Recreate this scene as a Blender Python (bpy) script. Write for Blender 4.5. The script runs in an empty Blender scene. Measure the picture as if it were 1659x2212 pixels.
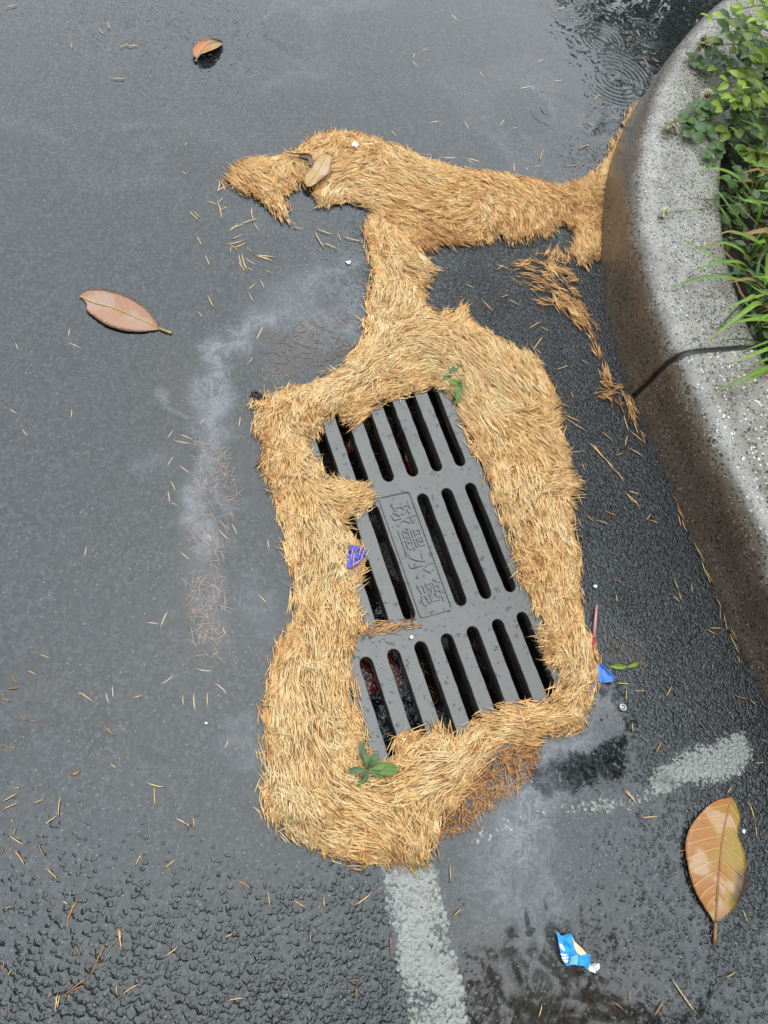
import bpy, bmesh, math, random
import numpy as np
from mathutils import Vector, Matrix, noise as mnoise

random.seed(7)
RNG = np.random.default_rng(11)
SC = bpy.context.scene
COL = SC.collection
R = math.radians

# ------------------------------------------------------------------ camera
PITCH, ROLL, HC, FPX = R(63.1), R(26.7), 1.383, 1659.0
CD = np.array([0, math.cos(PITCH), -math.sin(PITCH)])
_u0 = np.cross(np.array([1., 0, 0]), CD)
CR = math.cos(ROLL) * np.array([1., 0, 0]) + math.sin(ROLL) * _u0
CU = -math.sin(ROLL) * np.array([1., 0, 0]) + math.cos(ROLL) * _u0
cam_data = bpy.data.cameras.new("camera")
cam = bpy.data.objects.new("camera", cam_data)
COL.objects.link(cam)
cam.matrix_world = Matrix((
    (CR[0], CU[0], -CD[0], 0), (CR[1], CU[1], -CD[1], 0), (CR[2], CU[2], -CD[2], HC), (0, 0, 0, 1)))
cam_data.sensor_fit = 'VERTICAL'
cam_data.sensor_height = 36
cam_data.lens = 27.0
cam_data.clip_start = 0.01
cam_data.clip_end = 300
SC.camera = cam


def G(x, y, z=0.0):
    """where the sight line through a point of the photograph meets the level z"""
    v = CD + (x - 829.5) / FPX * CR - (y - 1106) / FPX * CU
    return np.array(v[:2] * ((z - HC) / v[2]))


def G3(x, y, z=0.0):
    p = G(x, y, z)
    return np.array([p[0], p[1], z])


def GG(pts, z=0.0):
    return np.array([G(x, y, z) for x, y in pts])


# ------------------------------------------------------------------ light
world = bpy.data.worlds.new("World")
SC.world = world
world.use_nodes = True
wt = world.node_tree
wt.nodes.clear()
wo = wt.nodes.new('ShaderNodeOutputWorld')
wb = wt.nodes.new('ShaderNodeBackground')
wsky = wt.nodes.new('ShaderNodeTexSky')
wsky.sky_type = 'NISHITA'
wsky.sun_disc = False
wsky.sun_elevation = R(78)
wsky.sun_rotation = R(-20)
wsky.air_density = 1.0
wsky.dust_density = 2.0
wsky.ozone_density = 1.0
whs = wt.nodes.new('ShaderNodeHueSaturation')       # overcast: the cloud layer takes most of the blue away
whs.inputs['Saturation'].default_value = 0.22
wt.links.new(wsky.outputs[0], whs.inputs['Color'])
wmx = wt.nodes.new('ShaderNodeMix')                # an even cloud layer over most of the clear sky
wmx.data_type = 'RGBA'
wmx.inputs[0].default_value = 0.86
wt.links.new(whs.outputs[0], wmx.inputs[6])
# overcast sky: brighter overhead than at the horizon
wgeo = wt.nodes.new('ShaderNodeTexCoord')
wsep = wt.nodes.new('ShaderNodeSeparateXYZ')
wt.links.new(wgeo.outputs['Generated'], wsep.inputs[0])
wmap = wt.nodes.new('ShaderNodeMapRange')
wt.links.new(wsep.outputs['Z'], wmap.inputs[0])
wmap.inputs[3].default_value = .55
wcl = wt.nodes.new('ShaderNodeMix')
wcl.data_type = 'RGBA'
wcl.blend_type = 'MULTIPLY'
wcl.inputs[0].default_value = 1
wcl.inputs[6].default_value = (10.5, 11.8, 12.7, 1)
wt.links.new(wmap.outputs[0], wcl.inputs[7])
wt.links.new(wcl.outputs[2], wmx.inputs[7])
wt.links.new(wmx.outputs[2], wb.inputs['Color'])
wb.inputs['Strength'].default_value = 0.12
wt.links.new(wb.outputs[0], wo.inputs['Surface'])

sun_d = bpy.data.lights.new("sun", 'SUN')
sun_d.energy = 0.8
sun_d.angle = R(165)
sun_d.color = (1.0, 0.965, 0.91)
sun = bpy.data.objects.new("sun", sun_d)
COL.objects.link(sun)
_az, _el = R(-20), R(78)                            # azimuth from +Y towards +X
_sd = Vector((math.sin(_az) * math.cos(_el), math.cos(_az) * math.cos(_el), math.sin(_el)))
sun.rotation_euler = (-_sd).to_track_quat('-Z', 'Y').to_euler()
sun.location = _sd * 20

SC.view_settings.view_transform = 'Standard'
SC.view_settings.look = 'None'
SC.view_settings.gamma = 1.0
SC.view_settings.exposure = 1.04
SC.view_settings.use_curve_mapping = False
SC.render.engine = 'CYCLES'
SC.cycles.max_bounces = 8
SC.cycles.transparent_max_bounces = 12
SC.cycles.caustics_reflective = False
SC.cycles.caustics_refractive = False


# ------------------------------------------------------------------ node helper
class NT:
    def __init__(self, name):
        self.m = bpy.data.materials.new(name)
        self.m.use_nodes = True
        self.t = self.m.node_tree
        self.t.nodes.clear()
        self.out = self.t.nodes.new('ShaderNodeOutputMaterial')

    def put(self, sock, v):
        if isinstance(v, bpy.types.NodeSocket):
            self.t.links.new(v, sock)
        elif isinstance(v, bpy.types.Node):
            self.t.links.new(v.outputs[0], sock)
        elif v is not None:
            if sock.type == 'RGBA' and isinstance(v, (tuple, list)) and len(v) == 3:
                v = (*v, 1)
            if sock.type == 'RGBA' and isinstance(v, (int, float)):
                v = (v, v, v, 1)
            sock.default_value = v

    def n(self, typ, ins=None, **props):
        nd = self.t.nodes.new('ShaderNode' + typ)
        for k, v in props.items():
            setattr(nd, k, v)
        for k, v in (ins or {}).items():
            self.put(nd.inputs[k], v)
        return nd

    def math(self, op, a, b=None, c=None, clamp=False):
        nd = self.n('Math', operation=op, use_clamp=clamp)
        for i, v in enumerate((a, b, c)):
            self.put(nd.inputs[i], v)
        return nd.outputs[0]

    def mix(self, f, a, b, blend='MIX'):
        nd = self.n('Mix', data_type='RGBA', blend_type=blend)
        self.put(nd.inputs[0], f)
        self.put(nd.inputs[6], a)
        self.put(nd.inputs[7], b)
        return nd.outputs[2]

    def mixf(self, f, a, b):
        nd = self.n('Mix', data_type='FLOAT')
        self.put(nd.inputs[0], f)
        self.put(nd.inputs[2], a)
        self.put(nd.inputs[3], b)
        return nd.outputs[0]

    def rng(self, v, a, b, c=0.0, d=1.0, smooth=True):
        nd = self.n('MapRange', interpolation_type='SMOOTHSTEP' if smooth else 'LINEAR')
        for i, x in enumerate((v, a, b, c, d)):
            self.put(nd.inputs[i], x)
        return nd.outputs[0]

    def attr(self, name, out='Fac'):
        return self.n('Attribute', attribute_name=name).outputs[out]

    def pos(self):
        return self.n('NewGeometry').outputs['Position']

    dim = '3D'

    def noise(self, vec, scale, detail=2.0, rough=0.5, out=0):
        return self.n('TexNoise', {'Vector': vec, 'Scale': scale, 'Detail': detail, 'Roughness': rough}, noise_dimensions=self.dim).outputs[out]

    def voro(self, vec, scale, feature='F1', rnd=1.0, smooth=None):
        nd = self.n('TexVoronoi', feature=feature, voronoi_dimensions=self.dim)
        self.put(nd.inputs['Vector'], vec)
        self.put(nd.inputs['Scale'], scale)
        if 'Randomness' in nd.inputs:
            self.put(nd.inputs['Randomness'], rnd)
        if smooth is not None:
            self.put(nd.inputs['Smoothness'], smooth)
        return nd

    def ramp(self, f, stops):
        nd = self.n('ValToRGB')
        el = nd.color_ramp.elements
        while len(el) < len(stops):
            el.new(0.5)
        for e, (p, c) in zip(el, stops):
            e.position = p
            e.color = (*c, 1) if len(c) == 3 else c
        self.put(nd.inputs[0], f)
        return nd.outputs[0]

    def bump(self, h, dist, strength=1.0, normal=None):
        return self.n('Bump', {'Height': h, 'Distance': dist, 'Strength': strength, 'Normal': normal}).outputs[0]

    def bsdf(self, color, rough, spec=0.5, normal=None, **kw):
        ins = {'Base Color': color, 'Roughness': rough, 'Specular IOR Level': spec, 'Normal': normal}
        ins.update({k.replace('_', ' '): v for k, v in kw.items()})
        b = self.n('BsdfPrincipled', ins)
        return b.outputs[0]

    def done(self, shader):
        self.t.links.new(shader, self.out.inputs['Surface'])
        return self.m


# ------------------------------------------------------------------ object helpers
def tag(o, label=None, cat=None, group=None, kind=None):
    for k, v in (('label', label), ('category', cat), ('group', group), ('kind', kind)):
        if v:
            o[k] = v
    return o


def empty(name, loc=(0, 0, 0), label=None, cat=None, group=None):
    o = bpy.data.objects.new(name, None)
    o.empty_display_size = 0.02
    o.location = loc
    COL.objects.link(o)
    return tag(o, label, cat, group)


def mesh_from(name, V, F, attrs=None, smooth=False):
    me = bpy.data.meshes.new(name)
    V = np.asarray(V, dtype=np.float32).reshape(-1, 3)
    if isinstance(F, np.ndarray):
        k = F.shape[1]
        me.vertices.add(len(V))
        me.vertices.foreach_set('co', V.ravel())
        me.loops.add(F.size)
        me.loops.foreach_set('vertex_index', F.ravel().astype(np.int32))
        me.polygons.add(len(F))
        me.polygons.foreach_set('loop_start', np.arange(0, F.size, k, dtype=np.int32))
        me.update(calc_edges=True)
    else:
        me.from_pydata([tuple(map(float, v)) for v in V], [], [tuple(map(int, f)) for f in F])
        me.update()
    for k, v in (attrs or {}).items():
        a = me.attributes.new(k, 'FLOAT', 'POINT')
        a.data.foreach_set('value', np.asarray(v, dtype=np.float32).ravel())
    if smooth:
        me.polygons.foreach_set('use_smooth', np.ones(len(me.polygons), dtype=bool))
    return me


def obj(name, me, mat=None, parent=None, loc=None, **tags):
    """link one mesh object; its vertices are in the parent's own space"""
    o = bpy.data.objects.new(name, me)
    COL.objects.link(o)
    if mat is not None:
        for m in (mat if isinstance(mat, (list, tuple)) else [mat]):
            me.materials.append(m)
    if parent is not None:
        o.parent = parent
    if loc is not None:
        o.location = loc
    return tag(o, **tags)


def local(V, root):
    return np.asarray(V, dtype=float) - np.array(root.location)


def catmull(P, step):
    P = np.asarray(P, dtype=float)
    Q = np.vstack([2 * P[0] - P[1], P, 2 * P[-1] - P[-2]])
    out = []
    for i in range(1, len(Q) - 2):
        n = max(2, int(np.linalg.norm(Q[i + 1] - Q[i]) / step))
        for t in np.linspace(0, 1, n, endpoint=False):
            a, b, c, d = Q[i - 1], Q[i], Q[i + 1], Q[i + 2]
            out.append(0.5 * ((2 * b) + (-a + c) * t + (2 * a - 5 * b + 4 * c - d) * t * t + (-a + 3 * b - 3 * c + d) * t ** 3))
    out.append(P[-1])
    return np.array(out)


def tube(path, rad, k=6, cap=True):
    """a round bar along a path of 3-D points"""
    P = np.asarray(path, dtype=float)
    n = len(P)
    rad = np.broadcast_to(np.asarray(rad, dtype=float), (n,))
    V, F = [], []
    up = np.array([0.13, 0.21, 1.0])
    for i in range(n):
        t = P[min(i + 1, n - 1)] - P[max(i - 1, 0)]
        t = t / (np.linalg.norm(t) + 1e-9)
        a = np.cross(t, up)
        if np.linalg.norm(a) < 1e-3:
            a = np.cross(t, [1, 0, 0])
        a /= np.linalg.norm(a)
        b = np.cross(t, a)
        for j in range(k):
            th = 2 * math.pi * j / k
            V.append(P[i] + rad[i] * (math.cos(th) * a + math.sin(th) * b))
    for i in range(n - 1):
        for j in range(k):
            F.append((i * k + j, i * k + (j + 1) % k, (i + 1) * k + (j + 1) % k, (i + 1) * k + j))
    if cap:
        F.append(tuple(range(k - 1, -1, -1)))
        F.append(tuple((n - 1) * k + j for j in range(k)))
    return np.array(V), F


def join(parts):
    V, F, o = [], [], 0
    for v, f in parts:
        V.append(np.asarray(v, dtype=float))
        F += [tuple(i + o for i in q) for q in f]
        o += len(v)
    return np.vstack(V), F


def in_poly(P, poly):
    x, y = P[:, 0], P[:, 1]
    r = np.zeros(len(P), dtype=bool)
    n = len(poly)
    for i in range(n):
        x0, y0 = poly[i]
        x1, y1 = poly[(i + 1) % n]
        c = ((y0 > y) != (y1 > y)) & (x < (x1 - x0) * (y - y0) / (y1 - y0 + 1e-12) + x0)
        r ^= c
    return r


def seg_dist(P, poly, closed=True):
    d = np.full(len(P), 1e9)
    n = len(poly)
    for i in range(n if closed else n - 1):
        a, b = np.array(poly[i]), np.array(poly[(i + 1) % n])
        ab = b - a
        t = np.clip(((P - a) @ ab) / (ab @ ab + 1e-12), 0, 1)
        d = np.minimum(d, np.linalg.norm(P - (a + t[:, None] * ab), axis=1))
    return d


def sdf(P, poly):
    d = seg_dist(P, poly)
    return np.where(in_poly(P, poly), d, -d)


def sstep(x, a, b):
    t = np.clip((x - a) / (b - a), 0, 1)
    return t * t * (3 - 2 * t)


def vnoise(P, scale, seed=0):
    """smooth value noise on 2-D points, 0..1"""
    g = np.random.default_rng(seed).random((64, 64))
    q = np.asarray(P)[:, :2] * scale
    i = np.floor(q).astype(int)
    f = q - i
    f = f * f * (3 - 2 * f)
    a = g[i[:, 0] % 64, i[:, 1] % 64]
    b = g[(i[:, 0] + 1) % 64, i[:, 1] % 64]
    c = g[i[:, 0] % 64, (i[:, 1] + 1) % 64]
    d = g[(i[:, 0] + 1) % 64, (i[:, 1] + 1) % 64]
    return (a * (1 - f[:, 0]) + b * f[:, 0]) * (1 - f[:, 1]) + (c * (1 - f[:, 0]) + d * f[:, 0]) * f[:, 1]


# ------------------------------------------------------------------ fields of the wet ground (wet level, dryness, silt)
WL = [  # x, y, water level over the aggregate, drained dryness   (traced on the photograph)
    (60, 60, .74, 0), (250, 60, .62, 0), (430, 90, .56, 0), (520, 50, .66, 0), (330, 200, .64, 0), (480, 190, .68, 0), (150, 200, .74, 0),
    (250, 300, .88, 0), (60, 330, .97, 0), (420, 280, .93, 0), (600, 220, .97, 0), (600, 60, 1, 0), (420, 330, .98, 0), (800, 100, 1, 0), (1000, 60, 1, 0),
    (1200, 60, 1, 0), (1400, 60, 1, 0), (900, 250, 1, 0), (1150, 250, 1, 0), (1290, 200, 1, 0), (1280, 290, .93, 0), (700, 250, 1, 0),
    (1250, 335, .62, .1), (1290, 330, .5, .2), (1150, 365, .9, 0), (1050, 350, 1, 0), (60, 480, .98, 0), (300, 480, .99, 0), (450, 560, 1, 0),
    (120, 700, .99, 0), (400, 720, 1, 0), (100, 850, 1, 0), (60, 1000, .95, 0), (200, 1000, .99, 0), (60, 1200, .93, 0), (180, 1200, .97, 0),
    (320, 1100, 1, 0), (450, 1000, 1, 0), (560, 1300, 1, 0), (350, 1300, .98, 0), (60, 1400, .97, 0), (250, 1450, 1, 0), (480, 1450, 1, 0),
    (60, 1550, .9, 0), (200, 1600, .91, 0), (350, 1600, .96, 0), (520, 1600, 1, 0), (60, 1700, .80, 0), (250, 1720, .80, 0), (430, 1700, .93, 0),
    (540, 1700, .99, 0), (60, 1830, .66, 0), (250, 1850, .62, 0), (420, 1820, .68, 0), (560, 1800, .9, 0), (650, 1870, .72, .05), (60, 1960, .40, 0),
    (250, 1960, .36, 0), (450, 1950, .38, 0), (640, 1950, .38, 0), (740, 1930, .42, .1), (60, 2100, .22, .05), (300, 2100, .18, .05), (550, 2080, .2, .05),
    (730, 2060, .28, .1), (200, 2205, .12, .1), (500, 2205, .12, .1), (780, 2190, .2, .2), (870, 1950, .5, .25), (930, 2150, .4, .3),
    (950, 560, .35, .6), (1010, 600, .2, .9), (1100, 560, .2, .8), (1070, 660, .12, 1), (1200, 620, .12, 1), (1180, 760, .1, 1), (1280, 900, .1, 1),
    (1290, 1100, .1, 1), (1420, 1200, .12, 1), (1350, 1300, .15, .9), (1450, 1350, .15, .9), (1300, 1250, .3, .7), (1300, 1350, .5, .4),
    (1330, 1420, .5, .4), (1450, 1450, .25, .75), (1550, 1500, .25, .7), (1400, 1530, .35, .6), (1500, 1600, .3, .6), (1600, 1600, .25, .7),
    (1300, 1500, .97, 0), (1330, 1570, .96, 0), (1250, 1600, 1, 0), (1270, 1660, .9, 0), (1200, 1700, .9, 0), (1330, 1650, .8, .1), (1400, 1650, .4, .5),
    (1150, 1720, .98, 0), (1080, 1800, .97, 0), (1150, 1850, .99, 0), (1000, 1850, .9, 0), (1230, 1790, .86, .0), (1060, 1950, .93, 0), (1150, 1980, 1, 0),
    (990, 1930, .78, 0), (970, 2020, .8, 0), (1030, 2050, .92, 0), (1100, 2050, .95, 0), (1250, 1900, .72, 0), (1330, 1850, .68, 0), (1300, 1970, .62, 0), (1420, 1800, .5, .2),
    (1420, 1950, .52, .1), (1450, 2080, .56, .1), (1600, 1700, .3, .5), (1620, 1900, .32, .4), (1600, 2080, .42, .2), (1100, 2130, .9, 0), (1250, 2150, .9, 0),
    (1400, 2190, .8, 0), (1560, 2190, .6, .1), (1020, 2200, .7, 0), (1230, 2040, .8, 0),
]
WLA = np.array(WL)
WLP = GG(WLA[:, :2])

SILT = [  # polyline, half width (m), strength
    ([(800, 560), (740, 585), (690, 600), (640, 640), (600, 665), (560, 700)], .040, .55),
    ([(770, 640), (760, 690), (720, 700), (650, 690)], .05, .55),
    ([(560, 690), (500, 730), (470, 780), (470, 830), (460, 900), (470, 950)], .026, 1.0),
    ([(470, 930), (445, 1000), (420, 1060), (425, 1120), (450, 1180)], .022, 1.0),
    ([(420, 1050), (460, 1030), (500, 1090)], .022, .5),
    ([(350, 850), (380, 900), (430, 950), (440, 980)], .008, .55),
    ([(440, 1180), (450, 1280), (470, 1340)], .03, .35),
    ([(560, 1280), (555, 1340)], .03, .3),
    ([(480, 1600), (520, 1640), (560, 1600), (500, 1550)], .016, .35),
    ([(350, 990), (330, 1000)], .02, .3),
    ([(1290, 1500), (1250, 1590), (1170, 1630)], .035, .8),
    ([(1170, 1690), (1130, 1740), (1090, 1790), (1100, 1830)], .045, 1.0),
    ([(1150, 1800), (1170, 1870), (1195, 1960)], .018, .6),
    ([(1080, 1820), (1100, 1930)], .06, .6),
    ([(1150, 1900), (1150, 2000)], .06, .4),
]
BROWN = [([(640, 745), (600, 770)], .06, .7), ([(400, 820), (400, 900)], .06, .4), ([(440, 1230), (440, 1380)], .055, .55), ([(560, 960), (540, 1010)], .03, .3),
         ([(1090, 1620), (1060, 1700), (990, 1770)], .05, .9), ([(1640, 480), (1300, 420)], .001, .0), ([(1330, 1400), (1360, 1420)], .03, .7),
         ([(520, 2110), (300, 2150)], .12, .12), ([(1040, 2100), (1300, 2190)], .12, .5), ([(90, 1490), (60, 1500)], .03, .3), ([(600, 900), (420, 1100)], .1, .2)]


def wet_fields(P):
    P = np.asarray(P)[:, :2]
    wl = np.zeros(len(P))
    dry = np.zeros(len(P))
    for i in range(0, len(P), 20000):
        q = P[i:i + 20000]
        d2 = ((q[:, None, :] - WLP[None]) ** 2).sum(2) + 6e-4
        w = d2 ** -1.6
        w /= w.sum(1, keepdims=True)
        wl[i:i + 20000] = w @ WLA[:, 2]
        dry[i:i + 20000] = w @ WLA[:, 3]
    wl = wl + (vnoise(P, 14, 3) - .5) * .12 * (1 - sstep(wl, .86, .97)) + (vnoise(P, 35, 4) - .5) * .06 * (1 - sstep(wl, .88, .97))
    silt = np.zeros(len(P))
    br = np.zeros(len(P))
    warp = np.c_[vnoise(P, 22, 5) - .5, vnoise(P, 22, 6) - .5] * .05 + np.c_[vnoise(P, 60, 7) - .5, vnoise(P, 60, 8) - .5] * .02
    for arr, dst in ((SILT, silt), (BROWN, br)):
        for pl, w, s in arr:
            d = seg_dist(P + warp, GG(pl), closed=False)
            np.maximum(dst, s * np.exp(-(d / w) ** 2), out=dst)
    return np.clip(wl, 0, 1), np.clip(dry, 0, 1), silt, br


# ------------------------------------------------------------------ drain geometry
YAW = R(42.8)
GO = np.array([.0959, .6473])
GX = np.array([math.cos(YAW), math.sin(YAW)])
GY = np.array([-math.sin(YAW), math.cos(YAW)])


def gw(a, b):
    return GO + a * GX + b * GY


PW, PL = .206, .384           # half width, half length of the grate plate
FW = .026                     # rim of the frame


# ------------------------------------------------------------------ materials of the ground
def agg_nodes(t):
    """height of the stones in the asphalt, 0..1, and the water surface over it"""
    p = t.pos()
    sc = t.n('VectorMath', {0: p, 1: (1, 1, 0)}, operation='MULTIPLY').outputs[0]
    wob = t.n('VectorMath', {0: sc, 1: t.n('VectorMath', {0: t.noise(sc, 90, 1, out=1), 3: .006}, operation='SCALE').outputs[0]}, operation='ADD').outputs[0]
    dry = t.attr('dry')
    v1 = t.voro(wob, 108, 'SMOOTH_F1', smooth=.35)
    v2 = t.voro(wob, 225, 'SMOOTH_F1', smooth=.25)
    nz = t.noise(sc, 42, 2, .55)
    d1 = t.math('SUBTRACT', 1.0, t.math('POWER', t.math('MULTIPLY', v1.outputs['Distance'], 1.2), 2.0), clamp=True)
    d2 = t.math('SUBTRACT', 1.0, t.math('POWER', t.math('MULTIPLY', v2.outputs['Distance'], 1.25), 2.0), clamp=True)
    cellr = t.n('SeparateColor', {0: v1.outputs['Color']}).outputs[0]
    coarse = t.math('MULTIPLY', d1, t.math('MULTIPLY_ADD', cellr, .7, .3))
    fine = t.math('MULTIPLY', d2, .70)
    a = t.mixf(dry, t.math('MULTIPLY_ADD', fine, .16, t.math('MULTIPLY', coarse, .80)), t.math('MULTIPLY_ADD', coarse, .35, fine))
    a = t.math('MULTIPLY_ADD', nz, .34, t.math('SUBTRACT', a, .12))
    return sc, a, v1, v2


def wet_height(t, a):
    wl = t.attr('wl')
    nd = t.n('Math', operation='SMOOTH_MAX')
    t.put(nd.inputs[0], a)
    t.put(nd.inputs[1], wl)
    nd.inputs[2].default_value = .16
    return wl, nd.outputs[0]


def road_material():
    t = NT('wet_asphalt')
    t.dim = '2D'
    sc, a, v1, v2 = agg_nodes(t)
    wl, h = wet_height(t, a)
    dry = t.attr('dry')
    silt = t.attr('silt')
    brown = t.attr('brown')
    n1 = t.noise(sc, 420, 2, .6)
    n2 = t.noise(sc, 9, 4, .6)
    cell = t.n('SeparateColor', {0: v2.outputs['Color']}).outputs[1]
    base = t.ramp(t.math('MULTIPLY_ADD', n1, .5, t.math('MULTIPLY', cell, .5)), [(.25, (.006, .0065, .007)), (.5, (.016, .0175, .0185)), (.8, (.055, .057, .057))])
    base = t.mix(t.rng(n2, .35, .75), base, t.mix(.4, base, (.022, .024, .025)))
    # pale grit
    v3 = t.voro(sc, 150)
    pick = t.n('SeparateColor', {0: v3.outputs['Color']}).outputs[2]
    rad = t.math('MULTIPLY_ADD', t.n('SeparateColor', {0: v3.outputs['Color']}).outputs[0], .17, .03)
    grit = t.math('MULTIPLY', t.math('LESS_THAN', v3.outputs['Distance'], rad), t.math('GREATER_THAN', pick, .88))
    base = t.mix(t.math('MULTIPLY', grit, .8), base, (.22, .215, .20))
    # brown sludge and pale silt left by the water
    bn = t.noise(sc, 60, 4, .65)
    base = t.mix(t.math('MULTIPLY', brown, t.rng(bn, .3, .7, .35, .95)), base, (.060, .040, .026))
    sn = t.n('TexNoise', {'Vector': sc, 'Scale': 26, 'Detail': 5, 'Roughness': .62, 'Distortion': 1.1}, noise_dimensions='2D').outputs[0]
    s2 = t.n('TexNoise', {'Vector': sc, 'Scale': 70, 'Detail': 4, 'Roughness': .6, 'Distortion': 1.6}, noise_dimensions='2D').outputs[0]
    ridge = t.rng(t.math('ABSOLUTE', t.math('SUBTRACT', sn, .5)), .0, .10, 1.0, 0.0)
    ridge2 = t.rng(t.math('ABSOLUTE', t.math('SUBTRACT', s2, .5)), .0, .09, 1.0, 0.0)
    sf = t.math('MULTIPLY', silt, t.math('ADD', .30, t.math('MULTIPLY_ADD', ridge, .45, t.math('MULTIPLY', ridge2, .40))), clamp=True)
    base = t.mix(t.math('MULTIPLY', sf, .66), base, (.25, .265, .285))
    # film: flooded = mirror, proud stones = wet gloss, drained = duller
    above = t.rng(t.math('SUBTRACT', a, wl), -.02, .12)
    rough = t.mixf(above, .035, t.mixf(dry, .06, .22))
    under = t.rng(wl, .88, .96)
    spec = t.math('MULTIPLY', t.mixf(t.math('MULTIPLY', above, dry), .35, .25), t.math('SUBTRACT', 1.0, under))
    nrm = t.bump(h, .0030)
    return t.done(t.bsdf(base, rough, spec, nrm, IOR=1.75))


def water_material():
    t = NT('puddle_water')
    wl = t.attr('wl')
    fr = t.mixf(t.n('NewGeometry').outputs['Backfacing'], t.n('Fresnel', {'IOR': 1.58}).outputs[0], .05)   # light leaves the film freely from below
    w = t.math('MULTIPLY', fr, t.rng(wl, .88, .96))
    g = t.n('BsdfGlossy', {'Color': (1, 1, 1), 'Roughness': .012}).outputs[0]
    tr = t.n('BsdfTransparent', {'Color': (1, 1, 1)}).outputs[0]
    return t.done(t.n('MixShader', {0: w, 1: tr, 2: g}).outputs[0])


def paint_material():
    t = NT('worn_road_paint')
    t.dim = '2D'
    sc, a, v1, v2 = agg_nodes(t)
    wl, h = wet_height(t, a)
    cover = t.attr('cover')
    n1 = t.noise(sc, 130, 3, .65)
    n2 = t.noise(sc, 18, 4, .6)
    worn = t.math('ADD', t.math('MULTIPLY', a, .5), t.math('MULTIPLY_ADD', n1, .6, t.math('MULTIPLY', n2, .5)))
    keep = t.rng(t.math('ADD', worn, t.math('MULTIPLY', cover, 1.1)), 1.40, 1.62)
    col = t.mix(t.noise(sc, 160, 3, .7), (.11, .11, .10), (.40, .40, .365))
    col = t.mix(t.rng(n2, .55, .8), col, (.085, .08, .07))
    b = t.bsdf(col, .2, .6, t.bump(h, .0040))
    tr = t.n('BsdfTransparent').outputs[0]
    return t.done(t.n('MixShader', {0: keep, 1: tr, 2: b}).outputs[0])


# ------------------------------------------------------------------ road
def grid_mesh(name, x0, x1, y0, y1, step, keep, z, fields=None):
    xs = np.arange(x0, x1 + 1e-9, step)
    ys = np.arange(y0, y1 + 1e-9, step)
    nx, ny = len(xs), len(ys)
    X, Y = np.meshgrid(xs, ys)
    P = np.c_[X.ravel(), Y.ravel()]
    k = keep(P) if keep is not None else np.ones(len(P), dtype=bool)
    idx = np.arange(nx * ny).reshape(ny, nx)
    Q = np.c_[idx[:-1, :-1].ravel(), idx[:-1, 1:].ravel(), idx[1:, 1:].ravel(), idx[1:, :-1].ravel()]
    Q = Q[k[Q].all(1)]
    used = np.zeros(len(P), dtype=bool)
    used[Q.ravel()] = True
    remap = np.cumsum(used) - 1
    P = P[used]
    Q = remap[Q]
    zz = z(P) if callable(z) else np.full(len(P), z)
    at = fields(P) if fields else None
    return mesh_from(name, np.c_[P, zz], Q, at, smooth=True)


def road_fields(P):
    wl, dry, silt, br = wet_fields(P)
    return {'wl': wl, 'dry': dry, 'silt': silt, 'brown': br}


hole = np.array([gw(-PW - .006, -PL - .006), gw(PW + .006, -PL - .006), gw(PW + .006, PL + .006), gw(-PW - .006, PL + .006)])
X0, X1, Y0, Y1 = -1.9, 1.5, -.7, 3.5
M_ROAD = road_material()
road = obj('road', grid_mesh('road', X0, X1, Y0, Y1, .008, lambda P: ~in_poly(P, hole), 0.0, road_fields), M_ROAD, kind='structure')
# the rest of the road, out to the horizon, part of the same sheet
bm = bmesh.new()
bm.from_mesh(road.data)
LB = 120
x1e, y1e = X0 + .008 * int(round((X1 - X0) / .008)), Y0 + .008 * int(round((Y1 - Y0) / .008))
for (a, b, c, d) in ((-LB, X0, -LB, LB), (x1e, LB, -LB, LB), (X0, x1e, -LB, Y0), (X0, x1e, y1e, LB)):
    vs = [bm.verts.new(q) for q in ((a, c, 0), (b, c, 0), (b, d, 0), (a, d, 0))]
    f = bm.faces.new(vs)
    for lay in (bm.verts.layers.float.get('wl'),):
        for v in vs:
            v[lay] = .8
bm.to_mesh(road.data)
bm.free()

# ------------------------------------------------------------------ puddle with rain rings
RINGS = [  # centre on the photograph, ring radii (m), slope, width
    ((1021, 2), (.028, .046, .10), .12), ((1215, 3), (.045, .060, .075, .090, .105), .13), ((1300, 88), (.018, .032, .046, .060, .074), .15),
    ((1392, 72), (.046, .060), .10), ((1330, 172), (.038, .055, .072, .088, .104, .118), .15), ((1186, 240), (.030, .070), .26),
    ((1018, 129), (.026,), .12), ((622, 60), (.014, .031), .25), ((640, 725), (.013,), .28), ((700, 795), (.017,), .24), ((495, 835), (.015,), .2),
    ((560, 1098), (.005,), .15), ((1300, 1545), (.007,), .12)]


def ripple_z(P):
    z = np.full(len(P), .0030)
    for c, rr, sl in RINGS:
        d = np.linalg.norm(P - G(*c), axis=1)
        ang = np.arctan2(P[:, 1] - G(*c)[1], P[:, 0] - G(*c)[0])
        gate = .35 + .65 * sstep(np.sin(ang * 2 + c[0]) + .6 * np.sin(ang * 5 + c[1]), -.6, .8)
        w = .0042
        for r0 in rr:
            z += gate * sl * w * .75 * np.exp(-((d - r0) / w) ** 2)
    # slight swell where the rings meet
    f = np.exp(-(np.linalg.norm(P - G(1310, 130), axis=1) / .22) ** 2)
    z += f * .00035 * (vnoise(P, 70, 12) + .6 * vnoise(P, 120, 13) - .8)
    return z


M_WATER = water_material()
band = np.array([G(*q) for q in [(880, -60), (1560, -60), (1560, 330), (1100, 330), (880, 200)]])


def near_rings(P):
    m = in_poly(P, band)
    for c, rr, sl in RINGS:
        if c[0] < 900 or c[1] > 300:
            m |= np.linalg.norm(P - G(*c), axis=1) < max(rr) + .016
    return m


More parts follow.
